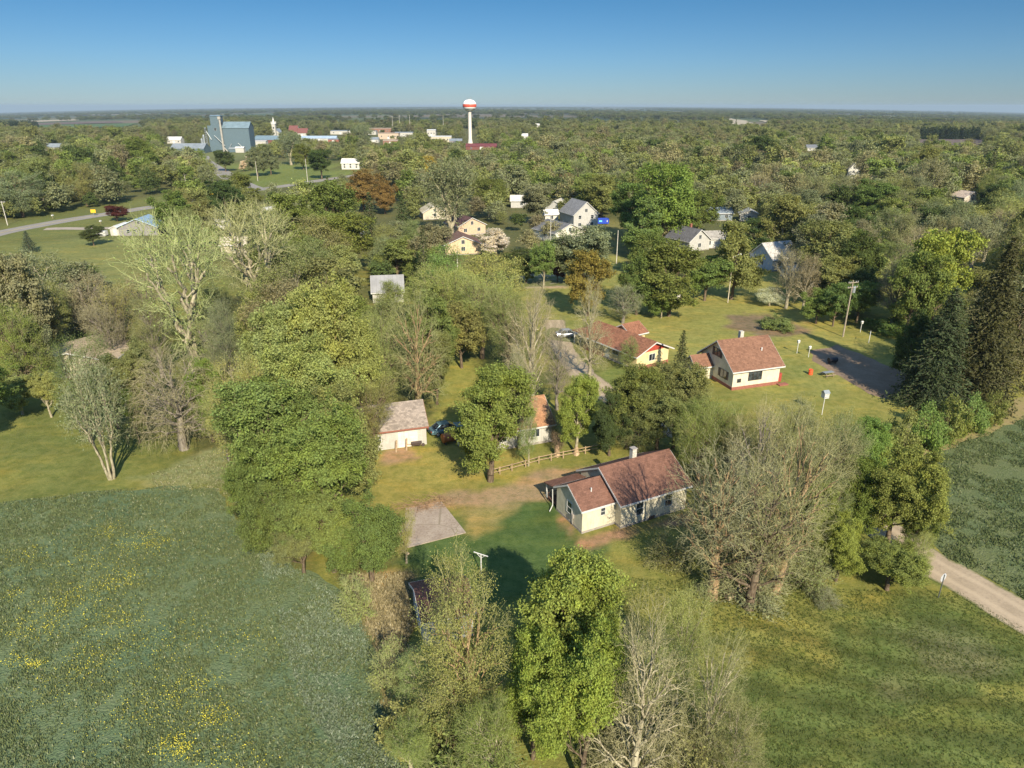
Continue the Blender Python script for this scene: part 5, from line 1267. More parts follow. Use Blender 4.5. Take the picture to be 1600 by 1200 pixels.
print('hand', len(PLACED)-len(INDIV), 'indiv', len(INDIV), 'stuff', len(STUFF))
# ---- labels for the trees that have none yet: found from their neighbours in the picture
CN = dict(br='bright green', gr='green', dg='dark green', pl='pale yellow green', ol='olive', tn='tan budding', gy='grey green', og='orange green', orr='orange', rb='brown budding', sp='dark', rd='dark red', gg='fresh green', ye='yellow', wh='white', bs='blue green', rs='rusty')
KN = {'spruce_tree': 'spruce', 'bare_tree': 'bare tree', 'tree': 'tree', 'shrub': 'shrub'}
MARKS = [('the water tower', 735, 200), ('the grain elevator', 360, 210), ('the church steeple', 430, 200), ('the tall white house', 915, 335), ('the blue dumpster', 937, 343), ('the plum brown roof', 730, 352),
 ('the white barn', 600, 450), ('the orange tree', 566, 295), ('the twin spruces', 603, 335), ('the streaked roof barn', 1225, 400), ('the brick chimney house', 1095, 370), ('the dark house in shade', 1125, 335),
 ('the long grey roofed house', 1468, 330), ('the steep gabled white house', 1332, 268), ('the transformer pole', 1325, 470), ('the grey blue roofed building', 205, 355), ('the highway junction', 390, 300), ('the low tan house', 118, 540),
 ('the huge fanned cottonwood', 270, 450), ('the white blossoming tree', 776, 378), ('the tall rusty spruce', 1556, 480), ('the lone meadow spruce', 42, 378), ('the yellow tree', 672, 268), ('the small tan cabin far right', 1518, 308), ('the pale grey green cottonwood', 702, 300), ('the little park', 430, 270), ('the right edge of the picture', 1600, 360), ('the left edge of the picture', 0, 300), ('the ranch house', 985, 520), ('the wide green lawn tree', 1050, 435)]
buck = {}
for p in PLACED:
    if p[7].get('label'): continue
    j = min(range(len(MARKS)), key=lambda q: math.hypot(MARKS[q][1]-p[4], (MARKS[q][2]-p[5])*1.5))
    dx, dy = p[4]-MARKS[j][1], p[5]-MARKS[j][2]
    rel = ('right of' if dx > 0 else 'left of') if abs(dx) > abs(dy)*1.3 else ('behind' if dy < 0 else 'in front of')
    if 'edge' in MARKS[j][0]: rel = 'near'
    kd = KN[p[7].name.split('.')[0]]
    buck.setdefault((CN.get(p[6], 'green'), kd, rel, MARKS[j][0]), []).append((math.hypot(dx, dy), p))
ORD = ['nearest', 'second nearest', 'third nearest', 'fourth nearest', 'fifth nearest', 'sixth nearest', 'seventh nearest', 'eighth nearest', 'ninth nearest', 'tenth nearest']
for (c, kd, rel, mk), L in buck.items():
    L.sort(key=lambda q: q[0])
    for i, (_, p) in enumerate(L):
        base_ = '%s leafy %s %s %s' % (c, kd, rel, mk) if kd == 'tree' else '%s %s %s %s' % (c, kd, rel, mk)
        p[7]['label'] = base_ if len(L) == 1 else base_+', '+(ORD[i] if i < 10 else 'farther out')+' to it'
# ---- far wood as one countless mass
HID = bpy.data.collections.new('wood sources')
for i, t in enumerate(KF):
    e = bpy.data.objects.new('k%d' % i, t['crown']); HID.objects.link(e)
FC = [COL[q] for q in ('gr','ol','ol','tn','gy','gy','gg','dg','rb','pl')]
def wood(name, items, label):
    """items: x, y, z, scale xy, scale z, kind index, tint"""
    A = np.array([i[:6] for i in items], float); T_ = np.array([i[6] for i in items], float)
    me = bpy.data.meshes.new(name); me.vertices.add(len(A)); me.vertices.foreach_set('co', A[:, :3].astype(np.float32).ravel())
    a = me.attributes.new('sc', 'FLOAT_VECTOR', 'POINT'); a.data.foreach_set('vector', A[:, [3, 3, 4]].astype(np.float32).ravel())
    a = me.attributes.new('rz', 'FLOAT', 'POINT'); a.data.foreach_set('value', RS.uniform(0, 6.28, len(A)).astype(np.float32))
    a = me.attributes.new('idx', 'INT', 'POINT'); a.data.foreach_set('value', A[:, 5].astype(np.int32))
    a = me.attributes.new('tint', 'FLOAT_COLOR', 'POINT'); a.data.foreach_set('color', np.concatenate([T_, np.ones((len(A), 1))], 1).astype(np.float32).ravel())
    o = link(name, me, kind='stuff', label=label)
    g = bpy.data.node_groups.new(name, 'GeometryNodeTree')
    g.interface.new_socket('Geometry', in_out='INPUT', socket_type='NodeSocketGeometry'); g.interface.new_socket('Geometry', in_out='OUTPUT', socket_type='NodeSocketGeometry')
    N = g.nodes; gi = N.new('NodeGroupInput'); go = N.new('NodeGroupOutput'); ip = N.new('GeometryNodeInstanceOnPoints'); ci = N.new('GeometryNodeCollectionInfo')
    ci.inputs[0].default_value = HID; ci.inputs['Separate Children'].default_value = True; ci.inputs['Reset Children'].default_value = True
    def nat(nm, ty):
        q = N.new('GeometryNodeInputNamedAttribute'); q.data_type = ty; q.inputs[0].default_value = nm; return q.outputs['Attribute']
    cx = N.new('ShaderNodeCombineXYZ'); g.links.new(nat('rz', 'FLOAT'), cx.inputs[2])
    m2p = N.new('GeometryNodeMeshToPoints'); m2p.inputs['Radius'].default_value = 0.01
    g.links.new(gi.outputs[0], m2p.inputs['Mesh'])
    g.links.new(m2p.outputs[0], ip.inputs['Points']); g.links.new(ci.outputs[0], ip.inputs['Instance']); ip.inputs['Pick Instance'].default_value = True
    g.links.new(nat('idx', 'INT'), ip.inputs['Instance Index']); g.links.new(cx.outputs[0], ip.inputs['Rotation']); g.links.new(nat('sc', 'FLOAT_VECTOR'), ip.inputs['Scale'])
    g.links.new(ip.outputs[0], go.inputs[0])
    md = o.modifiers.new('wood', 'NODES'); md.node_group = g; return o
items = []
KI = dict(leafy=(0, 1, 2), sparse=(3, 0, 3), bare=(3,), vase=(3,), spruce=(5,))
for (y, x, h, r, k) in STUFF:
    kd, cl, _ = WOODP[k]; i = rf.choice(KI[kd]); kf = KF[i]
    if kd == 'spruce': h *= 1.2; r *= 0.55
    c = np.array(COL[cl])*rf.uniform(0.8, 1.2)
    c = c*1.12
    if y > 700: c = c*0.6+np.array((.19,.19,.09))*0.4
    items.append((x, y, float(zterr(x, y)), r/kf['R'], h/kf['H'], i, c))
for i in range(34000):      # belts of trees between the far fields
    y = 1350*math.exp(rf.random()*math.log(28000/1350)); x = rf.uniform(-.86, .86)*y
    cellv = float(vnoise(x, y*0.55, 260+y*0.05, 77))
    if cellv < 0.40 and y > 1500 and rf.random() < 0.93: continue
    px, py = proj(x, y, 0)
    if any(inpoly(px, py, P) for P in OPEN[6:10]): continue
    h = rf.uniform(9, 15); r = h*rf.uniform(0.5, 0.8)*(1+y/4500)
    kd = rf.choice((0, 1, 2, 0, 3, 5)); kf = KF[kd]
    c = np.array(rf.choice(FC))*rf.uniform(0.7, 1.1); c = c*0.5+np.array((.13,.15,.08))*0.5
    items.append((x, y, float(zterr(x, y)), r/kf['R'], h/kf['H'], kd, c))
for px0, px1, py_, dk_ in ((1436, 1530, 219, 0.5), (-20, 46, 203, 0.5), (0, 60, 196, 0.5)):    # dark conifer belts
    for i in range(60):
        x, y = G(px0+(px1-px0)*i/60, py_-rf.random()*1.5); kf = KF[5]
        items.append((x, y, float(zterr(x, y)), 4.5/kf['R'], rf.uniform(13, 17)/kf['H'], 5, np.array((.035,.055,.03))))
wood('wood', items, 'far wood of mixed budding and green trees reaching the horizon')
# ================================================================ SMALL THINGS
def pole(label, px, py, top_py, arms=1, transformer=False, lamp=False, lean=0.0, name='utility_pole', cat='utility pole', rr=0.16, colr=(0.30, 0.25, 0.19)):
    X, Y = G(px, py)
    d0 = PITCH+math.atan((py-600)/FPX); d1 = PITCH+math.atan((top_py-600)/FPX); h = HC*(1-math.tan(d1)/math.tan(d0))
    M = mat_plain('pole wood %g' % colr[0], colr, 0.9, 0.3, 4)
    o = empty(name, (X, Y, 0), 0.35, label, cat, 'utility poles')
    o.rotation_euler = (0, lean, 0.35)
    MB().tube((0, 0, -0.3), (0, 0, h), rr, rr*0.62, 10).build('pole', M, o)
    for k in range(arms):
        b = MB(); z = h-0.45-0.9*k; b.box(-1.15, -0.16-0.0, z, 1.15, -0.06, z+0.12)
        a = b.build('crossarm', M, o); ins = MB()
        for x in (-1.05, -0.6, 0.6, 1.05): ins.lathe([(0.03, z+0.12), (0.07, z+0.16), (0.04, z+0.22), (0.07, z+0.28), (0.01, z+0.34)], 8, (x, -0.11))
        ins.build('insulator', M_GALV, a)
    if transformer:
        MB().lathe([(0.01, h-2.3), (0.30, h-2.3), (0.30, h-1.3), (0.22, h-1.2), (0.01, h-1.15)], 16, (0.5, 0)).build('transformer', M_GALV, o)
    if lamp:
        b = MB(); b.tube((0, 0, h-0.3), (1.6, 0, h+0.35), 0.05, n=8); b.build('lamp_arm', M_GALV, o)
        MB().lathe([(0.01, h+0.46), (0.22, h+0.40), (0.30, h+0.22), (0.14, h+0.12), (0.01, h+0.1)], 14, (1.75, 0)).build('lamp_head', M_TRIM, o)
    return o
pole('leaning pole with crossarms and a grey transformer beyond the dark soil plot', 1317, 526, 438, 2, True)
pole('thin yard light pole on the mown lawn behind the ranch house', 1137, 473, 400, 0, lamp=True, rr=0.12, colr=(0.48, 0.42, 0.32))
pole('pale pole at the drive bend above the orange green tree', 963, 412, 360, 0, rr=0.13, colr=(0.52, 0.48, 0.40))
pole('thin white flagpole before the grey roofed garage', 860, 382, 336, 0, rr=0.09, colr=(0.6, 0.58, 0.54), name='flagpole', cat='flagpole')
pole('pale pole at the far left beside the highway', 12, 352, 314, 1, colr=(0.5, 0.47, 0.42))
pole('pale pole behind the maroon tree across the highway', 173, 312, 288, 1, colr=(0.5, 0.47, 0.42))
pole('pale pole left of the side road', 292, 297, 272, 1, colr=(0.5, 0.47, 0.42))
pole('pale pole in the little park lawn', 403, 283, 252, 0, colr=(0.52, 0.5, 0.44))
pole('yellowish pole at the right end of the little park', 481, 286, 248, 0, colr=(0.5, 0.42, 0.2))
pole('pole left of the pale grey green cottonwood', 663, 307, 281, 1, colr=(0.45, 0.42, 0.38))
pole('pole in the thicket below the tan houses', 715, 425, 392, 0, colr=(0.5, 0.46, 0.36))
for i, (px, a, b) in enumerate(((614, 206, 181), (625, 206, 180), (641, 206, 180), (693, 205, 181))):
    pole(['first', 'second', 'third', 'fourth'][i]+' of the thin masts on the town skyline, from the left', px, a, b, 1, colr=(0.5, 0.47, 0.42), rr=0.3)
pole('pole right of the water tower above the maroon roof', 764, 242, 229, 1, colr=(0.45, 0.42, 0.36))

# clothesline post
X, Y = G(752, 896); o = empty('clothesline_post', (X, Y, 0), R(-28), 'white T shaped clothesline post on the dark green lawn', 'clothesline post')
MB().tube((0, 0, -0.2), (0, 0, 2.1), 0.055, n=10).build('post', M_TRIM, o); a = MB(); a.tube((-0.75, 0, 2.12), (0.75, 0, 2.12), 0.05, n=10); a.build('crossbar', M_TRIM, o)
b = MB()
for s in (-1, 1): b.tube((s*0.45, 0, 2.1), (0, 0, 1.7), 0.025, n=6)
b.build('brace', M_TRIM, o)
X, Y = G(1357, 536); o = empty('clothesline_post', (X, Y, 0), R(60), 'leaning white clothesline post on the shaded lawn behind the soil plot', 'clothesline post')
MB().tube((0, 0, -0.2), (0, 0, 2.1), 0.06, n=8).build('post', M_TRIM, o); MB().tube((-0.6, 0, 2.12), (0.6, 0, 2.12), 0.05, n=8).build('crossbar', M_TRIM, o)

# road sign seen from the back
X, Y = G(1466, 934); o = empty('road_sign', (X, Y, 0), R(28), 'back of an octagonal road sign on a dark post beside the dirt road', 'road sign')
MB().box(-0.04, -0.03, -0.2, 0.04, 0.03, 2.45).build('post', mat_plain('dark steel post', (0.10, 0.11, 0.10), 0.6), o)
oc = [(0.42*math.cos(R(22.5+45*i)), 0.032, 2.12+0.42*math.sin(R(22.5+45*i))) for i in range(8)]
MB().prism(oc, (0, 0.012, 0)).build('sign_plate', mat_plain('bare aluminium', (0.55, 0.57, 0.60), 0.4, 0.1, 2, 0.3), o)

# rail fence behind the front house
fp = [G(762, 746), G(800, 736), G(842, 724), G(880, 716), G(948, 702)]
fe = empty('rail_fence', (*fp[0], 0), 0, 'low wooden rail fence behind the front house', 'fence')
ox, oy = fp[0]; M_RAIL = mat_plain('weathered tan rail', (0.30, 0.22, 0.13), 0.9, 0.3, 4)
tot = []
for i in range(len(fp)-1):
    n_ = 2
    for j in range(n_): tot.append((fp[i][0]+(fp[i+1][0]-fp[i][0])*j/n_-ox, fp[i][1]+(fp[i+1][1]-fp[i][1])*j/n_-oy))
tot.append((fp[-1][0]-ox, fp[-1][1]-oy))
for x, y in tot: MB().box(x-0.07, y-0.07, -0.2, x+0.07, y+0.07, 1.0).build('post', M_RAIL, fe)
for a, b in zip(tot[:-1], tot[1:]):
    r_ = MB(); 
    for z in (0.5, 0.92): r_.tube((a[0], a[1]-0.11, z), (b[0], b[1]-0.11, z+0.01), 0.055, n=6)
    r_.build('rail', M_RAIL, fe)
# stumps
def stump(px, py, h, r, label):
    X, Y = G(px, py); o = empty('tree_stump', (X, Y, 0), 0, label, 'tree stump', 'tree stumps by the rail fence')
    p = [(r*1.5, -0.05), (r*1.05, 0.25), (r*0.9, h*0.6), (r*0.8, h), (r*0.35, h+0.10), (0.01, h+0.12)]
    b = MB().lathe(p, 12); b.v = [(x*(1+0.18*math.sin(5*math.atan2(y, x))), y*(1+0.15*math.cos(4*math.atan2(y, x))), z+0.15*math.sin(3*x)) for x, y, z in b.v]
    b.build('stump', mat_plain('pale stump wood', (0.42, 0.29, 0.18), 0.9, 0.35, 4), o); 
stump(870, 712, 1.35, 0.32, 'tall pale stump behind the rail fence, left of its mate'); stump(900, 710, 0.9, 0.30, 'short pale stump at the foot of the narrow bright tree')
# fallen log and branch
def log(px, py, L, r, rz, label, name='fallen_log', cat='log'):
    X, Y = G(px, py); o = empty(name, (X, Y, 0), rz, label, cat); b = MB(); p = Vector((-L/2, 0, r*0.8)); rr = r
    for i in range(5):
        q = p+Vector((L/5, random.uniform(-.15, .15), random.uniform(-.02, .04))); b.tube(p, q, rr, rr*0.85, 9); p = q; rr *= 0.85
    b.tube((0, 0, r), (L*0.25, 0.5, r+0.35), r*0.4, r*0.2, 7); b.build('trunk', mat_plain('bleached wood', (0.50, 0.38, 0.25), 0.9, 0.3, 3), o)
log(1152, 930, 2.6, 0.34, 0.5, 'bleached fallen log under the bare trees'); log(628, 857, 2.6, 0.14, 2.2, 'bleached fallen branch at the slab corner', 'fallen_branch', 'branch')
log(612, 862, 1.6, 0.09, 0.4, 'thin broken branch left of the slab corner', 'fallen_branch', 'branch')

# brush pile on the slab end
X, Y = G(668, 790); o = empty('brush_pile', (X, Y, 0.1), 0.3, 'heap of dry reddish brush at the far end of the concrete slab', 'brush pile'); rs = np.random.RandomState(3)
a_ = rs.normal(size=(420, 3))*np.array([1.7, 0.6, 0.16]); a_[:, 2] = np.abs(a_[:, 2])+0.03; b_ = a_+rs.normal(size=(420, 3))*np.array([.6, .5, .12]); b_[:, 2] = np.maximum(b_[:, 2], 0.02)
V, Q = tubes(a_, b_, np.full(420, .016), np.full(420, .008), 4); link('branches', fast_mesh('branches', V, Q, [mat_plain('dry brush', (0.30, 0.19, 0.11), 0.95, 0.4, 3)]), o, kind='stuff')
# parked car
def loft(sections, cap=True):
    b = MB(); n = len(sections[0])
    for s in sections: b.v += s
    for i in range(len(sections)-1):
        for k in range(n): b.f.append((i*n+k, i*n+(k+1) % n, (i+1)*n+(k+1) % n, (i+1)*n+k))
    if cap: b.f.append(tuple(range(n))); b.f.append(tuple(range((len(sections)-1)*n, len(sections)*n))[::-1])
    return b
def car(label, px, py, yaw, c, name='parked_car', cat='car', scale=1.0, pickup=False, group='cars'):
    X, Y = G(px, py); o = empty(name, (X, Y, 0), R(yaw), label, cat, group); o.scale = (scale,)*3
    paint = mat_plain('car paint %g %g %g' % c, c, 0.25, 0.04, 1, 0.5, 0.6); st = []
    for x, zt, hw_, zb in ((-2.3, 0.78, 0.70, 0.42), (-2.22, 0.92, 0.80, 0.32), (-1.5, 0.97, 0.86, 0.24), (-0.6, 0.93, 0.88, 0.22), (0.6, 0.92, 0.88, 0.22), (1.4, 0.86, 0.86, 0.24), (2.1, 0.74, 0.78, 0.30), (2.28, 0.62, 0.66, 0.40)):
        st.append([(x, -hw_, zb+0.1), (x, -hw_*1.03, (zt+zb)/2+0.08), (x, -hw_*0.93, zt-0.05), (x, -hw_*0.7, zt), (x, hw_*0.7, zt), (x, hw_*0.93, zt-0.05), (x, hw_*1.03, (zt+zb)/2+0.08), (x, hw_, zb+0.1), (x, hw_*0.8, zb), (x, -hw_*0.8, zb)])
    loft(st).build('body', paint, o, smooth=False)
    cab = ((-1.75, 0.95, 0.74), (-1.1, 1.40, 0.60), (-0.9, 1.43, 0.58), (0.15, 1.42, 0.58), (0.30, 1.39, 0.60), (1.15, 0.92, 0.74))
    if pickup: cab = ((-0.75, 0.95, 0.78), (-0.62, 1.55, 0.66), (-0.3, 1.6, 0.66), (0.5, 1.58, 0.66), (1.2, 0.95, 0.76))
    st = [[(x, -h_*1.02 if z < 1 else -h_, z), (x, -h_*0.8, z+0.03), (x, h_*0.8, z+0.03), (x, h_*1.02 if z < 1 else h_, z), (x, 0.76, 0.88), (x, -0.76, 0.88)] for x, z, h_ in cab]
    gl = loft(st); gl.build('window_glass', GL, o)
    rs_ = [s for s in cab if s[1] > 1.3]; MB().box(rs_[0][0]-0.04, -0.56, 1.41 if not pickup else 1.58, rs_[-1][0]-0.02, 0.56, 1.485 if not pickup else 1.66).build('car_roof', paint, o)
    pl = MB()
    for s in (-1, 1): 
        pl.tube((-0.35, s*0.75, 0.93), (-0.35, s*0.60, 1.43), 0.035, n=6); pl.tube((-1.72, s*0.72, 0.95), (-1.0, s*0.58, 1.44), 0.04, n=6) if not pickup else None; pl.tube((1.12, s*0.74, 0.92), (0.3 if not pickup else 0.5, s*0.6, 1.42), 0.035, n=6)
    pl.build('pillar', paint, o)
    for x in (-1.45, 1.42):
        for s in (-1, 1):
            wh = MB(); wh.tube((x, s*0.70, 0.32), (x, s*0.90, 0.32), 0.32, n=18); q = wh.build('wheel', mat_plain('tyre rubber', (0.03, 0.03, 0.03), 0.9), o)
            MB().tube((x, s*0.905, 0.32), (x, s*0.92, 0.32), 0.19, n=14).build('rim', M_GALV, q)
    for s in (-1, 1):
        MB().box(2.16, s*0.55-0.14, 0.56, 2.30, s*0.55+0.14, 0.70).build('headlight', M_TRIM, o); MB().box(-2.34, s*0.6-0.15, 0.66, -2.24, s*0.6+0.15, 0.82).build('taillight', M_RED, o)
    return o
car('silver sedan parked on the gravel pad beside the ranch house', 887, 526, 12, (0.50, 0.52, 0.56), group='cars')
car('dark red pickup parked beside the dark shaded house', 1100, 347, 10, (0.25, 0.03, 0.02), name='pickup', cat='pickup', pickup=True, scale=1.1)
car('teal blue car half under the green tree right of the garage', 697, 675, 28, (0.14, 0.25, 0.30), scale=1.0)
car('white car standing by the low steel shed near the elevator', 316, 240.5, 0, (0.7, 0.7, 0.7), scale=1.1)

# blue dumpster
X, Y = G(937, 350); o = empty('dumpster', (X, Y, 0), R(4), 'bright blue open dumpster with white markings next to the white house', 'dumpster')
M_DB = mat_plain('blue dumpster paint', (0.02, 0.06, 0.42), 0.45, 0.12, 1)
b = MB(); L, W_, H_ = 6.2, 2.4, 2.0
b.box(-L/2, -W_/2, 0.25, L/2, -W_/2+0.06, H_).box(-L/2, W_/2-0.06, 0.25, L/2, W_/2, H_).box(-L/2+0.003, -W_/2+0.06, 0.25, -L/2+0.06, W_/2-0.06, H_).box(L/2-0.06, -W_/2+0.06, 0.25, L/2-0.003, W_/2-0.06, H_).box(-L/2+0.06, -W_/2+0.06, 0.25, L/2-0.06, W_/2-0.06, 0.32)
b.build('container', M_DB, o); r_ = MB()
for i in range(9): r_.box(-L/2+0.1+i*0.74, -W_/2-0.08, 0.3, -L/2+0.2+i*0.74, -W_/2-0.003, H_)
r_.box(-L/2-0.04, -W_/2-0.1, H_+0.003, L/2+0.04, -W_/2+0.02, H_+0.1); r_.build('rib', M_DB, o)
mk = MB(); yy = -W_/2-0.085
mk.prism([(-1.75, yy, 0.7), (-1.05, yy, 0.7), (-1.15, yy, 1.2), (-1.4, yy, 1.75), (-1.65, yy, 1.2)], (0, -0.01, 0)).prism([(2.3, yy, 0.9), (2.6, yy, 0.9), (2.6, yy, 1.5), (2.3, yy, 1.5)], (0, -0.01, 0))
mk.build('white_mark', M_TRIM, o); MB().box(-0.5, yy-0.01, 0.95, 0.6, yy, 1.5).build('teal_mark', mat_plain('teal panel', (0.15, 0.6, 0.6), 0.5), o)
wh = MB()
for x in (-2.6, 2.6): wh.tube((x, -1.1, 0.14), (x, 1.1, 0.14), 0.14, n=12)
wh.build('roller', M_DARK, o)

# bird house poles, bird feeder, barrels, furniture near the soil plot
def birdhouse(px, py, h, label, big=False):
    X, Y = G(px, py); o = empty('birdhouse', (X, Y, 0), R(15), label, 'birdhouse', 'birdhouses on poles')
    MB().tube((0, 0, -0.2), (0, 0, h), 0.05, n=8).build('pole', M_TRIM, o); s = 0.36 if big else 0.17; t_ = 0.75 if big else 0.35
    MB().box(-s, -s, h, s, s, h+t_).build('house_box', M_TRIM, o); MB().prism([(-s*1.25, -s*1.25, h+t_), (-s*1.25, s*1.25, h+t_), (-s*1.25, 0, h+t_*1.5)], (s*2.5, 0, 0)).build('roof', M_TRIM if not big else M_GALV, o)
    hl = MB()
    for i in range(3 if big else 1):
        for j in range(2 if big else 1): 
            x = (-s*0.6+i*s*0.6) if big else 0; z = h+t_*(0.28+0.44*j) if big else h+t_*0.6; hl.tube((x, -s-0.004, z), (x, -s-0.02, z), 0.06, n=8)
    hl.build('hole', M_DARK, o)
birdhouse(1245, 552, 1.9, 'small white bird box on a bent pole beside the cream house'); birdhouse(1344, 519, 1.7, 'small pale bird box on a pole beyond the soil plot')
birdhouse(1284, 648, 2.6, 'large white many holed birdhouse above the twiggy trees', True); birdhouse(1263, 558, 1.5, 'thin white pole with a box at the soil plot corner')
def barrel(px, py, c, label, h=0.9, r=0.32, name='barrel', cat='barrel', tilt=0):
    X, Y = G(px, py); o = empty(name, (X, Y, 0), 0, label, cat); o.rotation_euler = (tilt, 0, 0)
    MB().lathe([(0.01, 0), (r, 0), (r*1.04, h*0.33), (r, h*0.36), (r*1.04, h*0.66), (r, h*0.7), (r, h), (r*0.9, h), (r*0.9, h-0.05), (0.01, h-0.05)], 18).build('drum', mat_plain('drum %g %g' % c[:2], c, 0.5, 0.15), o); 
    return o
barrel(1266, 585, (0.75, 0.10, 0.03), 'bright orange red barrel on the lawn near the soil plot', 0.85, 0.33)
def bench_set(px, py, rz, label):
    X, Y = G(px, py); o = empty('picnic_table', (X, Y, 0), rz, label, 'picnic table'); t = MB()
    for i in range(5): t.box(-0.9, -0.38+i*0.155, 0.72, 0.9, -0.25+i*0.155, 0.76)
    t.build('table_top', M_GALV, o)
    for s in (-1, 1): MB().box(-0.9, s*0.72-0.13, 0.42, 0.9, s*0.72+0.13, 0.46).build('bench', M_WOODB, o)
    l = MB()
    for x in (-0.65, 0.65):
        for s in (-1, 1): l.tube((x, s*0.65, 0), (x, s*0.2, 0.72), 0.045, n=6)
        l.box(x-0.04, -0.75, 0.36, x+0.04, 0.75, 0.415)
    l.build('leg', M_WOODB, o)
bench_set(1293, 588, 0.3, 'grey topped picnic table in the tree shadow beside the soil plot')
def tank(px, py, rz, label, c, L=1.9, r=0.55, name='fuel_tank', cat='tank'):
    X, Y = G(px, py); o = empty(name, (X, Y, 0), rz, label, cat); b = MB(); b.tube((-L/2, 0, r+0.25), (L/2, 0, r+0.25), r, n=20); b.build('tank_body', mat_plain('tank %g %g' % c[:2], c, 0.5, 0.2), o); l = MB()
    for x in (-L*0.35, L*0.35): l.box(x-0.05, -r*0.7, 0, x+0.05, r*0.7, 0.5)
    l.build('leg', M_DARK, o)
tank(1300, 568, 0.2, 'black round grill on legs at the soil plot edge', (0.02, 0.02, 0.025), 1.5, 0.42, 'grill', 'grill')
tank(703, 692, 0.5, 'rusty orange tank in the shade beside the garage', (0.30, 0.10, 0.03), 2.0, 0.6)
X, Y = G(722, 695); o = empty('pallet', (X, Y, 0), R(40), 'white wooden pallet leaning in the shade right of the garage', 'pallet'); o.rotation_euler = (R(62), 0, R(40)); b = MB()
for i in range(6): b.box(-0.6, i*0.22, 0.10, 0.6, i*0.22+0.15, 0.13)
for x in (-0.57, -0.04, 0.5): b.box(x, 0, 0, x+0.08, 1.25, 0.097)
b.build('slats', M_TRIM, o)
X, Y = G(652, 698); o = empty('wheelbarrow', (X, Y, 0), R(10), 'dark wheelbarrow standing before the garage door', 'wheelbarrow')
MB().prism([(-0.6, -0.3, 0.35), (0.35, -0.3, 0.30), (0.6, -0.38, 0.68), (-0.75, -0.38, 0.68)], (0, 0.66, 0)).build('tray', M_DARK, o)
MB().tube((0.75, -0.04, 0.22), (0.75, 0.06, 0.22), 0.22, n=14).build('wheel', M_DARK, o); h_ = MB()
for s in (-0.27, 0.31): h_.tube((0.8, 0.01, 0.24), (-1.25, s, 0.62), 0.025, n=6); h_.tube((-0.4, s, 0.4), (-0.5, s, 0), 0.02, n=6)
h_.build('handle', M_WOODB, o)
for i, (px, lb) in enumerate(((620, 'weathered plank leaning at the left of the garage door'), (636, 'weathered plank nearer the garage door'))):
    X, Y = G(px, 704-i*3); o = MB(); o.prism([(X-0.1, Y-0.5, 0), (X+0.1, Y-0.5, 0), (X+0.1, Y-0.45, 0), (X-0.1, Y-0.45, 0)], (0.05, 0.35, 1.5)); o.build('plank', M_WOODB, label=lb, cat='plank', group='planks at the garage')
# yellow highway markers, mailboxes
def rsign(px, py, c, label, h=2.2, s=0.6):
    X, Y = G(px, py); o = empty('road_sign', (X, Y, 0), 0.2, label, 'road sign'); MB().box(-0.05, -0.05, -0.2, 0.05, 0.05, h).build('post', M_GALV, o)
    MB().box(-s, -0.09, h-s*1.4, s, -0.055, h).build('sign_plate', mat_plain('sign %g %g' % c[:2], c, 0.5, 0.05), o)
rsign(147, 337, (0.75, 0.42, 0.02), 'orange yellow road sign beside the highway, left one', 2.4, 0.9); rsign(332, 308, (0.75, 0.45, 0.02), 'orange yellow road sign near the highway junction', 2.4, 0.9)
def mailbox(px, py, label):
    X, Y = G(px, py); o = empty('mailbox', (X, Y, 0), 0, label, 'mailbox', 'mailboxes'); MB().box(-0.05, -0.05, 0, 0.05, 0.05, 1.1).build('post', M_WOODB, o)
    MB().prism([(-0.25, -0.4, 1.1), (0.25, -0.4, 1.1), (0.25, -0.4, 1.4), (0.12, -0.4, 1.55), (-0.12, -0.4, 1.55), (-0.25, -0.4, 1.4)], (0, 0.8, 0)).build('box', M_TRIM, o)
mailbox(83, 342, 'white mailbox on the far side of the highway'); mailbox(158, 351, 'white mailbox left of the grey building')
X, Y = G(160, 369); o = MB(); o.box(X-1.6, Y-0.9, 0.35, X+1.6, Y+0.9, 1.7).box(X-1.2, Y-0.5, 0.003, X+1.2, Y+0.5, 0.347); o.build('trailer', M_TRIM, label='small white trailer at the left end of the grey building', cat='trailer')

# ================================================================ GRASS, CROP AND FLOWERS (countless)
def tufts(name, poly, n, h, wd, mat, label, seed, blades=4, z=0.0, dens=None, kind='stuff'):
    rs = np.random.RandomState(seed); q = np.array(poly); x = rs.uniform(q[:,0].min(), q[:,0].max(), n*3); y = rs.uniform(q[:,1].min(), q[:,1].max(), n*3)
    keep = inpoly(x, y, poly); 
    if dens is not None: keep &= rs.rand(len(x)) < dens(x, y)
    Z = y*cp+HC*sp; u = 800+x*FPX/Z; v = 600+FPX*(HC*cp-y*sp)/Z; keep &= (u > -120)&(u < 1720)&(v < 1260)
    x, y = x[keep][:n], y[keep][:n]; n = len(x); P = np.repeat(np.stack([x, y, np.full(n, z)], 1), blades, 0); m_ = len(P)
    P[:, :2] += rs.normal(size=(m_, 2))*wd*0.9; a = rs.uniform(0, 6.28, m_); hh = h*rs.uniform(0.5, 1.3, m_); ln = rs.normal(size=(m_, 2))*0.35
    d = np.stack([np.cos(a), np.sin(a), np.zeros(m_)], 1)*(wd*rs.uniform(0.3, 0.6, m_))[:, None]; tip = P+np.stack([ln[:, 0]*hh, ln[:, 1]*hh, hh], 1)
    V = np.stack([P-d, P+d, tip+d*0.35, tip-d*0.35], 1).reshape(-1, 3); Q = np.arange(m_*4).reshape(-1, 4)
    me = fast_mesh(name, V, Q, [mat], None, np.repeat(rs.rand(n), blades)*0.7+rs.rand(m_)*0.3)
    return link(name, me, kind=kind, label=label)
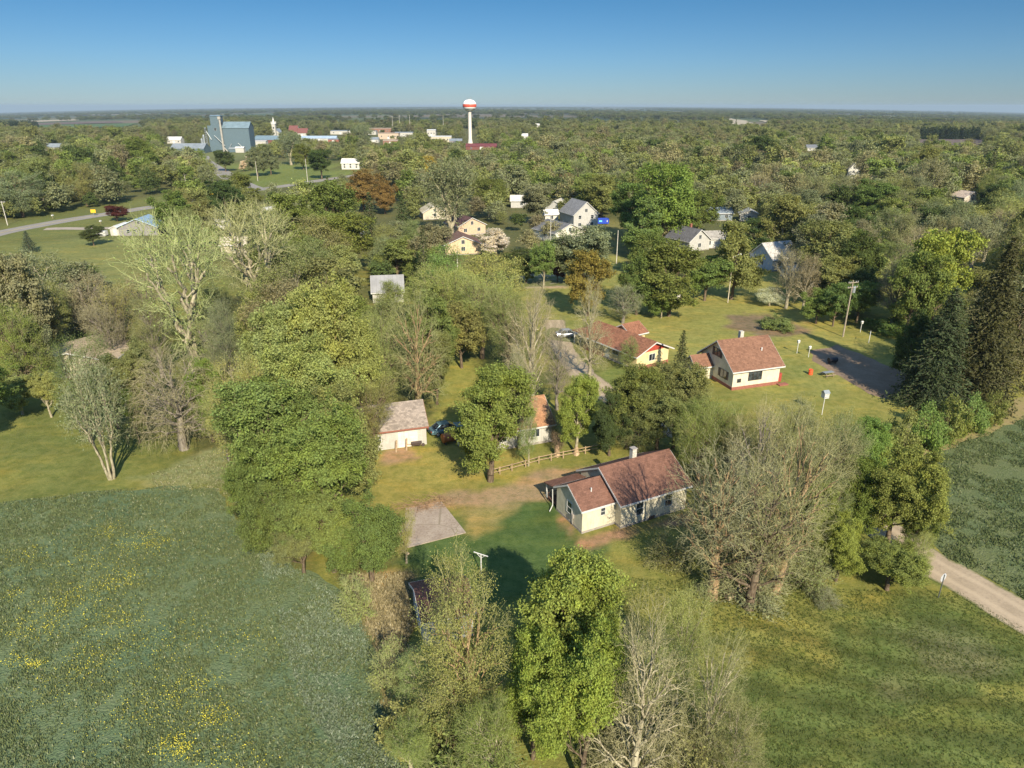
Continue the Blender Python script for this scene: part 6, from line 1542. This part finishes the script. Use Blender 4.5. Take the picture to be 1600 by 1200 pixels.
def grass_mat(name, ca_, cb_, cc_, t=0.72):
    m, n, _, _ = nodes_mat(name); at = n.nodes.new('ShaderNodeAttribute'); at.attribute_name = 'v'; v = at.outputs['Fac']
    col = mixc(n, ca_, cb_, remap(n, v, 0.1, t)); col = mixc(n, col, cc_, remap(n, v, t, t+0.12))
    d = n.nodes.new('ShaderNodeBsdfDiffuse'); n.links.new(col, d.inputs[0]); tr = n.nodes.new('ShaderNodeBsdfTranslucent'); n.links.new(col, tr.inputs[0])
    ms = n.nodes.new('ShaderNodeMixShader'); ms.inputs[0].default_value = 0.3; n.links.new(d.outputs[0], ms.inputs[1]); n.links.new(tr.outputs[0], ms.inputs[2])
    o = n.nodes.new('ShaderNodeOutputMaterial'); n.links.new(ms.outputs[0], o.inputs[0]); return m
G_FL = grass_mat('hay blades', (0.115, 0.155, 0.070), (0.17, 0.195, 0.082), (0.32, 0.34, 0.21), 0.78); G_FR = grass_mat('pasture blades', (0.095, 0.135, 0.055), (0.15, 0.17, 0.068), (0.27, 0.29, 0.17), 0.8)
G_LW = grass_mat('lawn blades', (0.075, 0.11, 0.028), (0.14, 0.155, 0.045), (0.28, 0.25, 0.11), 0.85); G_DRY = grass_mat('dry blades', (0.25, 0.215, 0.11), (0.36, 0.30, 0.17), (0.45, 0.39, 0.25))
G_DRY2 = grass_mat('pale blades', (0.18, 0.20, 0.085), (0.25, 0.25, 0.12), (0.36, 0.34, 0.22))
tufts('hay_grass', FIELD_L, 70000, 0.15, 0.10, G_FL, 'tufts of blue green hay covering the lower left field', 1, 4, 0.01, lambda x, y: np.clip(1.5*vnoise(x, y, 1.6, 88)-0.1, 0, 1))
G_PALE = grass_mat('mint blades', (0.15, 0.20, 0.12), (0.22, 0.26, 0.17), (0.34, 0.38, 0.28), 0.75)
tufts('pale_grass', GP([(400,850),(450,885),(505,915),(555,950),(580,1010),(595,1100),(630,1200),(560,1230),(470,1090),(430,960)]), 11000, 0.15, 0.10, G_PALE, 'paler mint green grass along the right side of the hay field', 8, 4, 0.012, lambda x, y: np.clip(1.9*vnoise(x, y, 5, 95)-0.35, 0, 1))
tufts('pasture_grass', FIELD_R, 20000, 0.16, 0.13, G_FR, 'rough grass tufts on the pasture at the right', 2, 4, 0.01, lambda x, y: np.clip(1.7*vnoise(x, y, 1.6, 89)-0.35, 0, 1))
tufts('lawn_grass', GP([(930,900),(1300,920),(1500,925),(1700,1040),(1800,1300),(900,1300)]), 22000, 0.07, 0.07, G_LW, 'short grass tufts of the mown lower right lawn', 3, 4, 0.0, lambda x, y: np.clip(0.5+0.5*vnoise(x, y, 3, 90), 0, 1))
tufts('dry_grass', GP([(545,900),(645,895),(655,960),(630,1020),(590,1020)]), 1800, 0.22, 0.14, G_DRY, 'dry tan grass along the edge of the hay field', 4, 5, 0.0)
tufts('tall_grass', GP([(225,745),(350,700),(385,760),(420,840),(380,800),(335,768),(250,765)]), 1400, 0.16, 0.12, G_DRY2, 'pale tall grass at the corner of the hay field', 5, 4, 0.0)
M_YF = mat_plain('yellow petals', (0.60, 0.52, 0.04), 0.8, 0.3, 2)
rs = np.random.RandomState(5); cx_ = []
for px, py, s, nn in ((225, 850, 2.6, 260), (195, 905, 2.0, 150), (170, 830, 1.5, 80), (60, 985, 2.2, 170), (25, 1035, 0.9, 60), (55, 1040, 0.6, 60), (90, 950, 2.4, 150), (185, 970, 2.4, 160), (155, 1025, 2, 110), (270, 1165, 1.2, 130), (285, 1175, 0.8, 90), (335, 1120, 1.2, 120), (300, 1080, 2.2, 140), (215, 1110, 3, 150), (130, 930, 3.5, 160), (40, 870, 3, 90), (110, 1060, 3, 120), (260, 1000, 3.5, 150), (390, 1000, 2, 60), (130, 880, 3, 100), (20, 930, 1, 40), (360, 1180, 2.5, 110)):
    X, Y = G(px, py); p = rs.normal(size=(int(nn*2.2), 2))*s*0.62*np.array([1.0, 0.8])+np.array([X, Y]); cx_.append(p)
p = np.concatenate(cx_); p = p[inpoly(p[:, 0], p[:, 1], FIELD_L)]; P3 = np.concatenate([p, (0.14+0.12*rs.rand(len(p)))[:, None]], 1)
V, Q = leaves(P3, 0.036, rs, 1.2, None, 0.9); link('yellow_flowers', fast_mesh('yellow_flowers', V, Q, [M_YF], None, rs.rand(len(Q))), kind='stuff', label='scattered yellow flowers in the hay field')
# ================================================================ HAZE
hm = bpy.data.materials.new('haze'); hm.use_nodes = True; hn = hm.node_tree; hn.nodes.clear()
pv = hn.nodes.new('ShaderNodeVolumePrincipled'); pv.inputs['Color'].default_value = (0.45, 0.58, 0.70, 1); pv.inputs['Density'].default_value = 0.00007; pv.inputs['Anisotropy'].default_value = 0.0
ho = hn.nodes.new('ShaderNodeOutputMaterial'); hn.links.new(pv.outputs[0], ho.inputs['Volume'])
zmin = float(GZ.min())-1.5
bx = MB().box(-31500, -5000, zmin, 31500, 34500, 58).build('haze', hm, kind='stuff', label='thin blue air in front of the far country')
hm.cycles.homogeneous_volume = True
